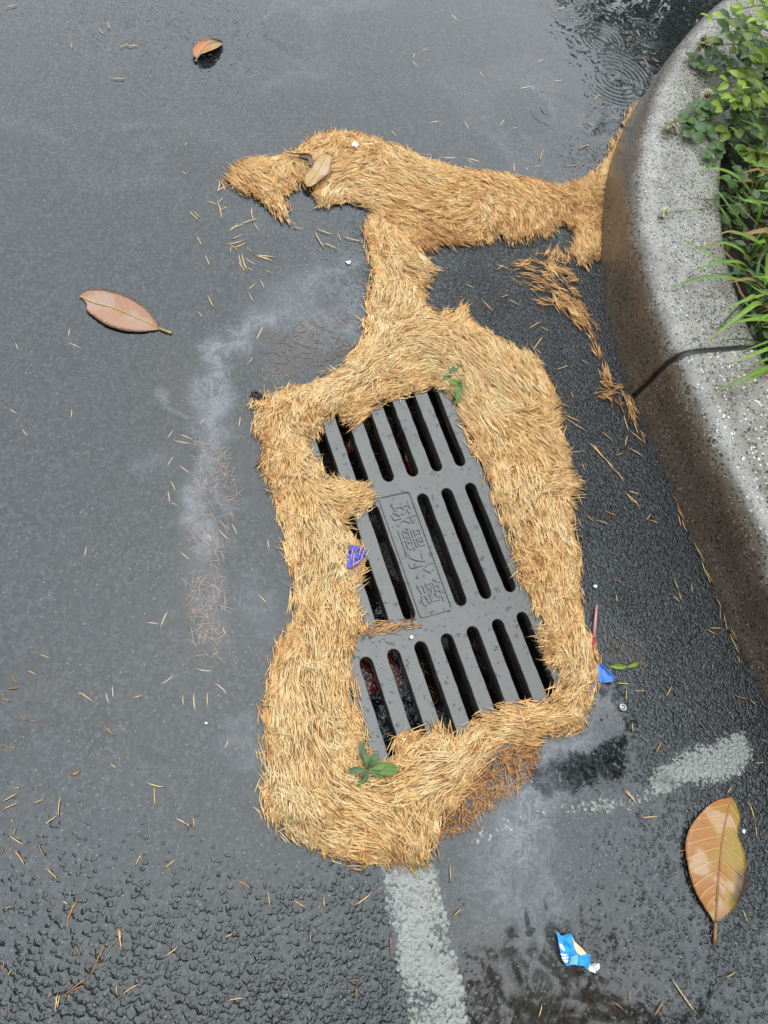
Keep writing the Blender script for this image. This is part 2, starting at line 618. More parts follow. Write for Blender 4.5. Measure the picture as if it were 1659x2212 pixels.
KERB_BASE = [(.869, .695), (.759, .821), (.682, .919), (.603, 1.011), (.499, 1.144), (.400, 1.262), (.336, 1.350), (.272, 1.466), (.222, 1.573), (.182, 1.691),
             (.148, 1.822), (.124, 1.960), (.116, 2.120), (.126, 2.300), (.176, 2.600), (.280, 2.920), (.44, 3.22), (.70, 3.52), (1.10, 3.78), (1.6, 3.92)]
kb_poly = [(1.6, 3.92), (1.6, .2), (1.25, .26)] + KERB_BASE


def wet_mask(P):
    d = sdf(P, kb_poly)
    return (d < .012) & (~in_poly(P, hole))


def puddle_mesh():
    S = .014
    nx, ny = int((X1 - X0) / S), int((Y1 - Y0) / S)
    cx, cy = np.meshgrid(np.arange(nx), np.arange(ny))
    C = np.c_[X0 + (cx.ravel() + .5) * S, Y0 + (cy.ravel() + .5) * S]
    wl = wet_fields(C)[0]
    ok = (wl > .865) & wet_mask(C)
    fine = near_rings(C) & ok
    Vs, Fs, o = [], [], 0
    for sel, k in ((ok & ~fine, 1), (fine, 4)):
        c = C[sel]
        s = S / k
        ii, jj = np.meshgrid(np.arange(k), np.arange(k))
        for u, v in zip(ii.ravel(), jj.ravel()):
            a = c + np.array([-S / 2 + u * s, -S / 2 + v * s])
            q = np.stack([a, a + [s, 0], a + [s, s], a + [0, s]], 1)
            Vs.append(q.reshape(-1, 2))
    V = np.vstack(Vs)
    key = np.round(V / (S / 4)).astype(np.int64)
    _, first, inv = np.unique(key[:, 0] * 1000003 + key[:, 1], return_index=True, return_inverse=True)
    P = V[first]
    F = inv.reshape(-1, 4)
    return mesh_from('puddle', np.c_[P, ripple_z(P)], F, {'wl': wet_fields(P)[0]}, smooth=True)


puddle = obj('puddle', puddle_mesh(), M_WATER, kind='structure')

# ------------------------------------------------------------------ worn white parking line
M_PAINT = paint_material()
strip_a = GG([(800, 1850), (945, 1850), (965, 1900), (985, 2010), (1010, 2120), (1035, 2260), (880, 2260), (850, 2090), (825, 1960)])
strip_b = GG([(1000, 1790), (1180, 1722), (1370, 1700), (1420, 1635), (1560, 1575), (1610, 1570), (1640, 1640), (1600, 1690), (1480, 1720), (1350, 1770), (1200, 1790), (1000, 1860)])


def line_mesh(poly, soft, fn):
    lo, hi = poly.min(0) - .02, poly.max(0) + .02
    def fl(P):
        wl, dry, s, b = wet_fields(P)
        return {'wl': np.minimum(wl, .55), 'dry': dry, 'cover': fn(P) * sstep(sdf(P, poly), -soft, soft * 1.2)}
    return grid_mesh('road_marking', lo[0], hi[0], lo[1], hi[1], .008, lambda P: sdf(P, poly) > -.022, .0016, fl)


mk = obj('road_marking', line_mesh(strip_a, .016, lambda P: .62 + .28 * vnoise(P, 20, 31)), M_PAINT, kind='structure')
ca, cb = G(1540, 1640), G(1200, 1760)
mk = obj('road_marking', line_mesh(strip_b, .028, lambda P: .47 + .22 * np.exp(-(np.linalg.norm(P - ca, axis=1) / .13) ** 2) + .26 * vnoise(P, 30, 33)), M_PAINT, kind='structure')

# ------------------------------------------------------------------ drain: pit, frame, cast grate
def iron_material():
    t = NT('cast_iron')
    p = t.pos()
    n1 = t.noise(p, 260, 3, .6)
    n2 = t.noise(p, 22, 4, .6)
    n3 = t.noise(p, 75, 3, .7)
    col = t.ramp(n2, [(.3, (.036, .033, .029)), (.7, (.074, .067, .058))])
    col = t.mix(t.rng(n3, .56, .72, 0, .8), col, (.095, .066, .042))
    h = t.math('MULTIPLY_ADD', n1, .35, t.math('MULTIPLY', t.rng(n3, .28, .40), 1.0))
    return t.done(t.bsdf(col, t.rng(n2, .3, .75, .12, .28), 1.0, t.bump(h, .0009)))


def plain(name, col, rough=.5, spec=.5, bumpscale=None, bumpdist=.001, vary=.25, **kw):
    t = NT(name)
    p = t.pos()
    n = t.noise(p, bumpscale or 60, 3, .6)
    c2 = tuple(min(1, c * (1 + vary)) for c in col)
    c1 = tuple(c * (1 - vary) for c in col)
    c = t.mix(t.rng(n, .3, .7), c1, c2)
    nr = t.bump(n, bumpdist) if bumpscale else None
    return t.done(t.bsdf(c, rough, spec, nr, **kw))


M_IRON = iron_material()
M_PIT = plain('damp_concrete', (.05, .046, .04), .7, .3, 40, .003)


def rect_prism(x0, x1, y0, y1, z0, z1):
    V = [(x, y, z) for z in (z0, z1) for x, y in ((x0, y0), (x1, y0), (x1, y1), (x0, y1))]
    F = [(3, 2, 1, 0), (4, 5, 6, 7), (0, 1, 5, 4), (1, 2, 6, 5), (2, 3, 7, 6), (3, 0, 4, 7)]
    return np.array(V), F


def curve_mesh(splines, extrude, bevel, name):
    cu = bpy.data.curves.new(name, 'CURVE')
    cu.dimensions = '2D'
    cu.fill_mode = 'BOTH'
    cu.extrude = extrude
    cu.bevel_depth = bevel
    cu.bevel_resolution = 1
    for pts in splines:
        s = cu.splines.new('POLY')
        s.points.add(len(pts) - 1)
        for q, p in zip(s.points, pts):
            q.co = (p[0], p[1], 0, 1)
        s.use_cyclic_u = True
    return take_mesh(cu, name)


def take_mesh(cu, name):
    o = bpy.data.objects.new(name, cu)
    COL.objects.link(o)
    dg = bpy.context.evaluated_depsgraph_get()
    dg.update()
    me = bpy.data.meshes.new_from_object(o.evaluated_get(dg))
    me.name = name
    bpy.data.objects.remove(o)
    bpy.data.curves.remove(cu)
    me.materials.clear()
    return me


def stadium(x, y0, y1, w, k=7):
    pts = []
    rr = random.Random(int(x * 1e4) + int(y0 * 1e4))
    for i in range(k):
        a = math.pi * i / (k - 1)
        pts.append((x + w * math.cos(a), y1 - w + w * math.sin(a)))
    m = 12
    for i in range(1, m):
        pts.append((x - w + rr.uniform(-.0006, .0006), y1 - w + (y0 - y1 + 2 * w) * i / m))
    for i in range(k):
        a = math.pi + math.pi * i / (k - 1)
        pts.append((x + w * math.cos(a), y0 + w + w * math.sin(a)))
    for i in range(1, m):
        pts.append((x + w + rr.uniform(-.0006, .0006), y0 + w + (y1 - y0 - 2 * w) * i / m))
    return pts


def round_rect(hx, hy, r, k=5):
    pts = []
    for cx, cy, a0 in ((hx - r, hy - r, 0), (-hx + r, hy - r, 90), (-hx + r, -hy + r, 180), (hx - r, -hy + r, 270)):
        for i in range(k):
            a = R(a0 + 90 * i / (k - 1))
            pts.append((cx + r * math.cos(a), cy + r * math.sin(a)))
    return pts


PITCHC = .055
slots = []
for c in range(-3, 4):
    slots.append(stadium(c * PITCHC, .165, .371, .0135))
    slots.append(stadium(c * PITCHC, -.371, -.165, .0135))
    if c != 0:
        slots.append(stadium(c * PITCHC, -.124, .1265, .0135))
drain = empty('drain_grate', (GO[0], GO[1], 0), 'grey cast iron drain grate with three rows of long slots, ringed by pine needles', 'drain grate')
drain.rotation_euler = (0, 0, YAW)
TOPZ = .0030
me = curve_mesh([round_rect(PW, PL, .012)] + slots, .0105, .0015, 'plate')
o = obj('plate', me, M_IRON, drain, loc=(0, 0, TOPZ - .012))
for x0, x1, y0, y1 in ((-.206, .206, .137, .152),):
    pass
# ribs under the plate
for c in (-2.5, -1.5, -.5, .5, 1.5, 2.5):
    V, F = rect_prism(c * PITCHC - .006, c * PITCHC + .006, -.372, .372, -.052, -.0215)
    obj('rib', mesh_from('rib', V, F), M_IRON, drain)
# raised name plate, its border and the cast characters
me = curve_mesh([round_rect(.0345, .131, .006), round_rect(.0325, .129, .005)], .0009, .0004, 'name_border')
obj('name_border', me, M_IRON, drain, loc=(-.002, .006, TOPZ + .0012))
CHARS = "\u7403\u58a8\u6c34\u7be6"
for i, ch in enumerate(CHARS):
    fc = bpy.data.curves.new('character', 'FONT')
    fc.body = ch
    fc.size = .054
    fc.extrude = .0010
    fc.bevel_depth = .0003
    fc.offset = -.0002
    fc.align_x = 'CENTER'
    fc.align_y = 'CENTER'
    me = take_mesh(fc, 'character')
    o = obj('character', me, M_IRON, drain, loc=(-.002, .006 + .0855 - .057 * i, TOPZ + .0012))
    o.rotation_euler = (0, 0, R(-90))

fr = empty('grate_frame', (GO[0], GO[1], 0), 'iron frame set in the asphalt round the slotted drain grate', 'frame')
fr.rotation_euler = (0, 0, YAW)
i1, o1, i2, o2 = PW + .004, PW + .017, PL + .004, PL + .017
for x0, x1, y0, y1 in ((-o1, -i1, -o2, o2), (i1, o1, -o2, o2), (-i1, i1, i2, o2), (-i1, i1, -o2, -i2)):
    V, F = rect_prism(x0, x1, y0, y1, -.06, .0042)
    obj('frame_side', mesh_from('frame_side', V, F), M_IRON, fr)

# pit below
V, F = [], []
w, l = PW + .045, PL + .045
for x0, x1, y0, y1 in ((-w, -w + .03, -l, l), (w - .03, w, -l, l), (-w + .03, w - .03, l - .03, l), (-w + .03, w - .03, -l, -l + .03)):
    v, f = rect_prism(x0, x1, y0, y1, -.60, -.062)
    F += [tuple(i + len(V) for i in q) for q in f]
    V += list(map(tuple, v))
v, f = rect_prism(-w, w, -l, l, -.66, -.602)
F += [tuple(i + len(V) for i in q) for q in f]
V += list(map(tuple, v))
pit = obj('drain_pit', mesh_from('drain_pit', V, F), M_PIT, kind='structure')
pit.location = (GO[0], GO[1], 0)
pit.rotation_euler = (0, 0, YAW)


# ------------------------------------------------------------------ pine needles
def needle_material(name, gain=1.0, rough=.42):
    t = NT(name)
    tint = t.attr('tint')
    n = t.noise(t.pos(), 900, 1, .5)
    c = t.ramp(tint, [(0, (.13, .045, .016)), (.2, (.42, .175, .060)), (.4, (.72, .37, .125)), (.6, (.90, .52, .20)), (.8, (.95, .63, .28)), (1, (.96, .73, .40))])
    c = t.mix(t.rng(n, .3, .8, 0, .25), c, t.mix(.6, c, (.20, .085, .03)))
    if gain != 1:
        c = t.mix(1.0, c, (gain, gain, gain), 'MULTIPLY')
    b = t.n('BsdfPrincipled', {'Base Color': c, 'Roughness': rough, 'Specular IOR Level': .55})
    return t.done(b.outputs[0])


M_NEEDLE = needle_material('dry_pine_needle')
M_SILTED = plain('silted_pine_needle', (.40, .25, .18), .5, .3)


def needles(P, ang, tilt, L, W, bend, tint, name):
    """many needles as one mesh: pointed three-sided slivers with a slight bow"""
    n = len(P)
    d = np.c_[np.cos(ang) * np.cos(tilt), np.sin(ang) * np.cos(tilt), np.sin(tilt)]
    s = np.c_[-np.sin(ang), np.cos(ang), np.zeros(n)]
    u = np.cross(d, s)
    u[u[:, 2] < 0] *= -1
    V = np.zeros((n, 8, 3))
    st = [(-.5, 1), (-.18, 0), (.2, 0), (.5, 1)]
    k = 0
    for x, tip in st:
        c = P + d * (x * L)[:, None] + s * ((x * x - .1) * bend * L)[:, None]
        if tip:
            V[:, k] = c
            k += 1
        else:
            for a in (90, 215, 325):
                V[:, k] = c + (s * math.cos(R(a)) + u * math.sin(R(a)) * .5) * (W / 2)[:, None]
                k += 1
    tri = [(0, 2, 1), (0, 3, 2), (0, 1, 3), (7, 4, 5), (7, 5, 6), (7, 6, 4)]
    for a, b in ((1, 2), (2, 3), (3, 1)):
        tri += [(a, b, b + 3), (a, b + 3, a + 3)]
    F = (np.arange(n)[:, None, None] * 8 + np.array(tri)[None]).reshape(-1, 3)
    T = np.repeat(tint, 8)
    return V.reshape(-1, 3), F, T


FLOW = [  # x, y, dx, dy, spread(deg)  : how the needles lie (traced on the photograph)
    (520, 375, 1, .8, 12), (545, 410, .9, 1, 10), (600, 445, .55, 1, 10), (560, 360, 1, -.1, 15), (610, 345, 1, -.3, 15), (635, 370, .4, 1, 18), (625, 395, .35, 1, 15),
    (665, 340, 1, -.5, 20), (715, 310, 1, -.55, 25), (760, 300, 1, -.1, 30), (800, 330, 1, .35, 18), (850, 345, 1, .5, 20), (770, 360, 1, -.15, 14),
    (730, 385, 1, -.5, 10), (700, 415, .6, -1, 10), (780, 420, 1, .1, 18), (830, 400, 1, .35, 10), (840, 440, 1, .5, 12), (900, 370, 1, .45, 18), (900, 410, 1, .3, 10),
    (890, 460, 1, .35, 14), (950, 390, 1, .2, 20), (960, 440, 1, .15, 10), (1000, 480, 1, -.5, 10), (1020, 430, 1, -.1, 14), (1050, 400, 1, .4, 20), (1050, 460, .5, 1, 10),
    (1080, 500, .4, 1, 10), (1100, 440, .8, .6, 14), (1130, 500, .12, 1, 10), (1150, 440, .6, 1, 14), (1150, 405, 1, .2, 20), (1190, 470, .4, 1, 14), (1210, 430, .8, .7, 22),
    (960, 515, .9, .5, 12), (880, 505, 1, .6, 14), (850, 480, 1, .45, 14), (1255, 420, 1, .2, 50), (1280, 400, .4, -1, 25), (1270, 460, .5, 1, 50), (1275, 520, .15, 1, 16), (1250, 550, .4, 1, 20),
    (1310, 360, .35, -1, 12), (1345, 285, .4, -1, 12), (1370, 225, .4, -1, 12),
    (815, 500, .2, 1, 14), (860, 530, .6, 1, 14), (830, 570, .12, 1, 9), (890, 580, .8, .7, 14), (910, 605, 1, .5, 20), (860, 620, .1, 1, 12), (830, 650, .1, 1, 9), (880, 660, .5, -1, 12),
    (860, 700, .8, -.7, 12), (820, 730, .5, -1, 12), (930, 690, 1, .2, 14), (980, 680, .5, -.8, 22), (960, 720, 1, .25, 16), (900, 740, 1, -.25, 10), (850, 770, 1, -.6, 10),
    (780, 780, .7, -.8, 12), (800, 830, 1, -.55, 12), (720, 830, 1, -.55, 10), (640, 850, 1, -.3, 12), (900, 800, 1, -.1, 10), (950, 780, 1, .15, 12), (880, 835, 1, -.3, 14), (740, 865, 1, -.8, 16),
    (680, 900, .5, -1, 22), (620, 890, .3, 1, 26), (700, 880, .9, -.7, 18),
    (1010, 730, .8, .7, 14), (1060, 760, .8, .7, 10), (1120, 790, .6, .8, 12), (1000, 800, .6, .9, 12), (1060, 830, .8, .8, 10), (1150, 840, .5, 1, 14), (1090, 890, .9, .6, 12), (1020, 880, .5, 1, 14),
    (1180, 910, .9, -.3, 18), (1130, 950, .8, .65, 12), (1060, 960, .5, 1, 12), (1200, 970, .5, 1, 14), (1080, 1020, .25, 1, 12), (1150, 1030, .3, 1, 12), (1210, 1050, 1, -.1, 18), (1240, 1048, 1, .1, 8),
    (1110, 1100, .3, 1, 16), (1170, 1110, .25, 1, 12), (1215, 1110, .3, 1, 12), (1140, 1160, .35, 1, 14), (1205, 1170, .45, 1, 12), (1235, 1200, .45, .9, 10), (1150, 1235, .6, .8, 45), (1200, 1250, .1, 1, 12), (1235, 1260, .05, 1, 9),
    (1190, 1310, .1, 1, 16), (1230, 1340, .12, 1, 8), (1260, 1400, .4, 1, 9), (1220, 1400, .2, 1, 18), (1190, 1390, 1, -.1, 25), (1275, 1450, .1, 1, 10), (1240, 1480, .3, -1, 14), (1215, 1500, .6, -.6, 25),
    (1245, 1540, .5, 1, 16), (1210, 1560, 1, -.15, 12), (1140, 1560, 1, -.08, 10), (1080, 1560, 1, -.35, 10), (1020, 1610, .8, -.8, 10), (980, 1660, .8, -.6, 10), (920, 1690, 1, -.3, 10), (860, 1710, 1, -.25, 10),
    (960, 1600, .3, 1, 24), (920, 1600, 1, -.3, 30), (860, 1620, .5, -1, 24), (850, 1650, 1, -.3, 24), (910, 1640, 1, -.4, 20), (880, 1760, .3, 1, 14), (910, 1820, .15, 1, 14), (840, 1790, .8, .6, 14), (940, 1740, .5, -1, 14), (870, 1840, .4, 1, 20),
    (800, 1740, 1, .3, 10), (760, 1700, 1, .4, 12), (740, 1790, 1, .3, 12), (690, 1760, .8, .7, 12), (700, 1820, .9, .5, 12), (780, 1840, 1, .1, 18), (640, 1760, .5, 1, 16), (600, 1700, .15, 1, 14),
    (650, 1630, .1, 1, 8), (720, 1640, .35, 1, 14), (600, 1600, .05, 1, 14), (690, 1550, .1, 1, 9), (740, 1540, .2, 1, 14), (620, 1500, -.05, 1, 12), (700, 1450, .05, 1, 9), (600, 1420, .5, -1, 16), (740, 1440, .1, 1, 12), (770, 1640, .8, .7, 40), (740, 1600, .5, 1, 30),
    (660, 1380, .05, 1, 9), (730, 1360, .1, 1, 12), (680, 1300, .1, 1, 10), (740, 1280, .1, 1, 14), (660, 1230, .2, 1, 10), (720, 1210, .3, 1, 22), (640, 1150, .25, 1, 10), (700, 1150, .3, 1, 14), (740, 1160, .8, .6, 16), (620, 1090, .2, 1, 10),
    (680, 1080, .6, .8, 18), (600, 1030, -.3, 1, 16), (650, 1030, .5, 1, 20), (720, 1070, .9, .4, 26), (770, 1070, .9, -.2, 26), (770, 1100, .8, -.6, 24), (590, 980, -.5, 1, 18), (640, 970, .6, .8, 20), (595, 920, .05, 1, 9), (570, 910, .5, -.8, 22), (640, 930, .3, 1, 30), (760, 1240, .6, -.8, 14),
    (840, 1352, 1, -.22, 10), (1160, 580, 1, .15, 22), (1200, 600, .9, .5, 35), (1220, 650, .8, .5, 25), (1250, 690, .7, .7, 16), (1280, 740, .4, 1, 12), (1300, 800, .4, 1, 14), (1310, 845, 1, .2, 18), (1340, 860, .9, .5, 16), (1360, 890, .3, 1, 10), (1140, 640, 1, .2, 18), (1200, 550, .6, -.8, 30),
]
FA = np.array(FLOW, dtype=float)
FP = GG(FA[:, :2])
_fd = np.array([G(x + dx * 6 / math.hypot(dx, dy), y + dy * 6 / math.hypot(dx, dy)) for x, y, dx, dy, s in FLOW]) - FP
FANG = np.arctan2(_fd[:, 1], _fd[:, 0])


def flow_at(P):
    ang = np.zeros(len(P))
    spr = np.zeros(len(P))
    for i in range(0, len(P), 8000):
        q = P[i:i + 8000]
        d2 = ((q[:, None] - FP[None]) ** 2).sum(2) + 1.2e-4
        w = d2 ** -1.9
        w /= w.sum(1, keepdims=True)
        ang[i:i + 8000] = .5 * np.arctan2(w @ np.sin(2 * FANG), w @ np.cos(2 * FANG))
        spr[i:i + 8000] = w @ FA[:, 4]
    return ang + (vnoise(P, 22, 41) - .5) * .45 + (vnoise(P, 50, 42) - .5) * .22, spr


RING_OUT = [(790, 480), (830, 472), (865, 500), (890, 530), (925, 565), (938, 580), (915, 620), (910, 640), (916, 662), (945, 682), (985, 678), (1000, 662), (1006, 692), (1045, 715), (1085, 742), (1125, 760), (1158, 768), (1165, 800), (1185, 830),
            (1200, 870), (1205, 915), (1217, 945), (1224, 1000), (1235, 1038), (1254, 1048), (1234, 1075), (1230, 1110), (1233, 1150), (1247, 1190), (1245, 1240), (1250, 1300), (1266, 1370), (1291, 1430), (1282, 1480), (1264, 1530), (1256, 1565), (1225, 1580),
            (1160, 1595), (1110, 1606), (1070, 1622), (1040, 1645), (1010, 1692), (975, 1742), (945, 1762), (942, 1800), (928, 1850), (910, 1868), (870, 1858), (820, 1853), (770, 1868), (720, 1842), (660, 1824), (620, 1792), (580, 1757), (570, 1690), (568, 1620),
            (575, 1530), (582, 1450), (597, 1402), (625, 1370), (640, 1310), (627, 1220), (612, 1150), (597, 1080), (572, 1010), (573, 960), (552, 925), (562, 890), (548, 874), (580, 860), (620, 848), (690, 825), (740, 795), (780, 745), (790, 700), (795, 650), (806, 600), (797, 550), (792, 510)]
RING_IN = [(938, 822), (960, 850), (985, 872), (1003, 920), (1028, 980), (1050, 1010), (1060, 1060), (1082, 1110), (1110, 1190), (1125, 1248), (1150, 1285), (1168, 1330), (1168, 1375), (1190, 1410), (1185, 1435), (1210, 1450), (1216, 1480), (1190, 1495), (1192, 1522), (1140, 1523), (1085, 1523), (1060, 1533), (1030, 1555),
           (990, 1592), (965, 1578), (930, 1580), (890, 1592), (862, 1597), (845, 1642), (825, 1648), (800, 1640), (785, 1608), (775, 1560), (760, 1510), (753, 1450), (750, 1410), (770, 1370), (776, 1330), (766, 1290), (776, 1250), (786, 1235), (776, 1180), (752, 1150), (746, 1125), (790, 1100), (806, 1075),
           (790, 1055), (750, 1046), (692, 1040), (685, 1010), (665, 965), (651, 945), (690, 930), (700, 905), (735, 890), (762, 920), (782, 905), (840, 860), (880, 850), (915, 842)]
DRIFT = [(487, 395), (505, 370), (540, 347), (580, 342), (620, 336), (650, 320), (680, 297), (715, 288), (750, 288), (790, 300), (815, 308), (840, 318), (870, 322), (895, 338), (920, 349), (960, 361), (1010, 373), (1060, 377), (1110, 384), (1150, 390), (1185, 402), (1205, 408), (1240, 400), (1270, 385), (1290, 372),
         (1308, 345), (1325, 312), (1344, 282), (1362, 240), (1380, 222), (1368, 262), (1340, 315), (1318, 370), (1304, 430), (1299, 500), (1297, 560), (1276, 560), (1262, 575), (1245, 565), (1235, 545), (1243, 520), (1235, 492), (1207, 485), (1182, 505), (1150, 514), (1128, 524), (1100, 520), (1072, 506), (1045, 520), (1005, 530), (960, 526), (925, 541),
         (895, 532), (868, 520), (850, 505), (818, 474), (795, 452), (760, 440), (720, 440), (690, 445), (683, 420), (692, 405), (668, 402), (650, 396), (636, 408), (618, 410), (612, 427), (625, 475), (600, 470), (575, 445), (545, 425), (510, 412), (495, 404)]
TRAIL = [(1165, 552), (1195, 540), (1240, 545), (1222, 575), (1240, 600), (1247, 640), (1276, 690), (1290, 740), (1305, 790), (1330, 830), (1362, 870), (1378, 912), (1365, 905), (1343, 880), (1300, 862), (1286, 845), (1308, 838), (1293, 790), (1279, 750), (1268, 722), (1230, 692), (1180, 665), (1150, 655), (1190, 638), (1150, 622), (1116, 604), (1130, 590), (1106, 571), (1150, 564), (1190, 575)]
W_RO, W_RI, W_DR, W_TR = GG(RING_OUT), GG(RING_IN), GG(DRIFT), GG(TRAIL)
HMAX = .0165


def mat_height(P, outer, inner=None, hmax=HMAX):
    d = sdf(P, outer)
    if inner is not None:
        d = np.minimum(d, -sdf(P, inner))
    return hmax * (1 - np.exp(-np.maximum(d, 0) / .022)) * (.75 + .5 * vnoise(P, 16, 51)), d


def heap(name, outer, inner, per_m2, hmax, tint0, label, spread_gain=1.0, bed=True, edge=-.004, lmul=1.0, flat=False, gaps=0):
    lo, hi = outer.min(0), outer.max(0)
    M = 6                                                  # needles lie in small locks that the water has combed together
    NC = int((hi - lo).prod() * per_m2 / M)
    C = lo - .01 + RNG.random((NC, 2)) * (hi - lo + .02)
    C = C[sdf(C, outer) > -.02]
    ca, cs = flow_at(C)
    ca = ca + RNG.normal(0, 1, len(C)) * np.radians(cs) * spread_gain * .95
    loosec = RNG.random(len(C)) < .12                      # some locks lie across the flow
    ca = np.where(loosec, ca + RNG.normal(0, .8, len(C)), ca)
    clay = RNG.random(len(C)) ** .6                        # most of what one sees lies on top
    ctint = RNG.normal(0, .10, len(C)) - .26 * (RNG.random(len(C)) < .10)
    idn = np.repeat(np.arange(len(C)), M)
    along, across = RNG.normal(0, .010, len(idn)), RNG.normal(0, .0042, len(idn))
    P = C[idn] + np.c_[np.cos(ca[idn]) * along - np.sin(ca[idn]) * across, np.sin(ca[idn]) * along + np.cos(ca[idn]) * across]
    h, d = mat_height(P, outer, inner, hmax)
    k = d > .013 * (vnoise(P, 75, 68) - .45) - .014 * RNG.random(len(P)) ** 4
    if gaps:
        k &= vnoise(P, 38, 66) * .6 + vnoise(P, 90, 67) * .4 > gaps * RNG.random(len(P)) ** .5
    P, h, d, idn = P[k], h[k], d[k], idn[k]
    n = len(P)
    cross = RNG.random(n) < .05
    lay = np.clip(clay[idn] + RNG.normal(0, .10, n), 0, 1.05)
    ang = ca[idn] + RNG.normal(0, .085, n) + np.where(cross, RNG.normal(0, .9, n), 0) + np.where(RNG.random(n) < .5, math.pi, 0)
    z = .004 + h * (.35 + .75 * lay) + np.where(cross, .0015, 0) + .0012
    L = np.clip(RNG.normal(.037, .010, n), .014, .060) * lmul
    W = np.clip(RNG.normal(.0020, .0003, n), .0013, .0028)
    tilt = RNG.normal(0, .035, n) * (0.4 if flat else 1)
    patch = vnoise(P, 9, 61) * .6 + vnoise(P, 28, 62) * .4
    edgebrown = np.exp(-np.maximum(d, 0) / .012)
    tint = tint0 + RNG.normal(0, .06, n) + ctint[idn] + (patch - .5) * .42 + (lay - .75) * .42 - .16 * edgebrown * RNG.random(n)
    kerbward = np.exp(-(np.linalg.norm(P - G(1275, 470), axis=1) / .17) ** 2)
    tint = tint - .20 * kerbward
    for (tx, ty, tr, ta) in ((655, 1075, .035, .22), (770, 1080, .03, .2), (1150, 1235, .035, .22), (950, 520, .05, .15), (690, 895, .03, .18), (800, 1630, .03, .2), (1040, 450, .08, .08)):
        tint = tint - ta * np.exp(-(np.linalg.norm(P - G(tx, ty), axis=1) / tr) ** 2)
    V, F, T = needles(np.c_[P, z], ang, tilt, L, W, RNG.normal(0, .07, n), np.clip(tint, 0.02, 1), name)
    mats = [M_NEEDLE]
    if bed:                                                # the packed, darker needles underneath
        S = .006
        xs, ys = np.arange(lo[0], hi[0], S), np.arange(lo[1], hi[1], S)
        X, Y = np.meshgrid(xs, ys)
        Q = np.c_[X.ravel(), Y.ravel()]
        hb, db = mat_height(Q, outer, inner, hmax)
        ok = db > .004
        idx = np.arange(len(Q)).reshape(len(ys), len(xs))
        q4 = np.c_[idx[:-1, :-1].ravel(), idx[:-1, 1:].ravel(), idx[1:, 1:].ravel(), idx[1:, :-1].ravel()]
        q4 = q4[ok[q4].all(1)]
        q3 = np.vstack([q4[:, [0, 1, 2]], q4[:, [0, 2, 3]]])
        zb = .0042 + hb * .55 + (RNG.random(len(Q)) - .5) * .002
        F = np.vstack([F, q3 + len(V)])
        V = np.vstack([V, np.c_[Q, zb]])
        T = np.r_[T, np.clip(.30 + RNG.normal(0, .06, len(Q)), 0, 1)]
    me = mesh_from(name, V, F, {'tint': T})
    return obj(name, me, mats, label=label, kind='stuff')


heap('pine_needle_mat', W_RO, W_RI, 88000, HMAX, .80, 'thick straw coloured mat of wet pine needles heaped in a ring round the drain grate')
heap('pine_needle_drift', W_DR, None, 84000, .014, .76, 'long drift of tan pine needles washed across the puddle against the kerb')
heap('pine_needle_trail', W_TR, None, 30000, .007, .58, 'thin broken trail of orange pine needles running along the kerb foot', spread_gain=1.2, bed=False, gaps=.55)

# sludge of brown, soaked needles below the ring, and those in the drain
def sludge(name, poly, count, z, tint0, label, spread=3.2, L=.030, kind='stuff'):
    lo, hi = poly.min(0), poly.max(0)
    P = lo + RNG.random((count * 4, 2)) * (hi - lo)
    P = P[sdf(P, poly) > .0][:count]
    n = len(P)
    zz = z(P) if callable(z) else z + RNG.random(n) * (.0015 if name == 'silted_needles' else .004)
    V, F, T = needles(np.c_[P, zz], RNG.uniform(0, spread, n), RNG.normal(0, .04, n), np.clip(RNG.normal(L, .007, n), .012, .05), np.full(n, .0013 if name == 'silted_needles' else .0018),
                      RNG.normal(0, .12, n), np.clip(tint0 + RNG.normal(0, .1, n), 0, 1), name)
    return obj(name, mesh_from(name, V, F, {'tint': T}), M_SILTED if name == 'silted_needles' else M_NEEDLE, label=label, kind=kind)


sludge('soaked_needle_sludge', GG([(1110, 1600), (1165, 1612), (1155, 1660), (1120, 1705), (1060, 1745), (1010, 1790), (950, 1815), (925, 1822), (945, 1762), (975, 1742), (1010, 1692), (1040, 1645)]), 520, .0015, .30,
       'patch of soaked reddish brown pine needles beside the lower edge of the mat')
sludge('silted_needles', GG([(420, 940), (490, 960), (520, 1080), (480, 1180), (490, 1300), (470, 1430), (420, 1420), (400, 1260), (410, 1080)]), 300, .0004, .50,
       'faint sunken pine needles lying in the pale silt left of the mat')
sludge('silted_needles', GG([(640, 700), (780, 680), (790, 740), (720, 780), (620, 830), (560, 820), (580, 760)]), 120, .0004, .48,
       'faint sunken pine needles in the grey water above the left corner of the mat')

# floor of the drain: heaped muck close below the grate at the near end, deep at the far end
def muck_z(P):
    a = (P - GO) @ GX
    b = (P - GO) @ GY
    near = sstep(-a - b * .55, -.10, .22)
    far = sstep(b, .24, .36)
    return -.34 + .20 * near + .24 * far * sstep(a, -.2, .1) + .035 * (vnoise(P, 18, 71) - .5) + .02 * (vnoise(P, 50, 72) - .5)


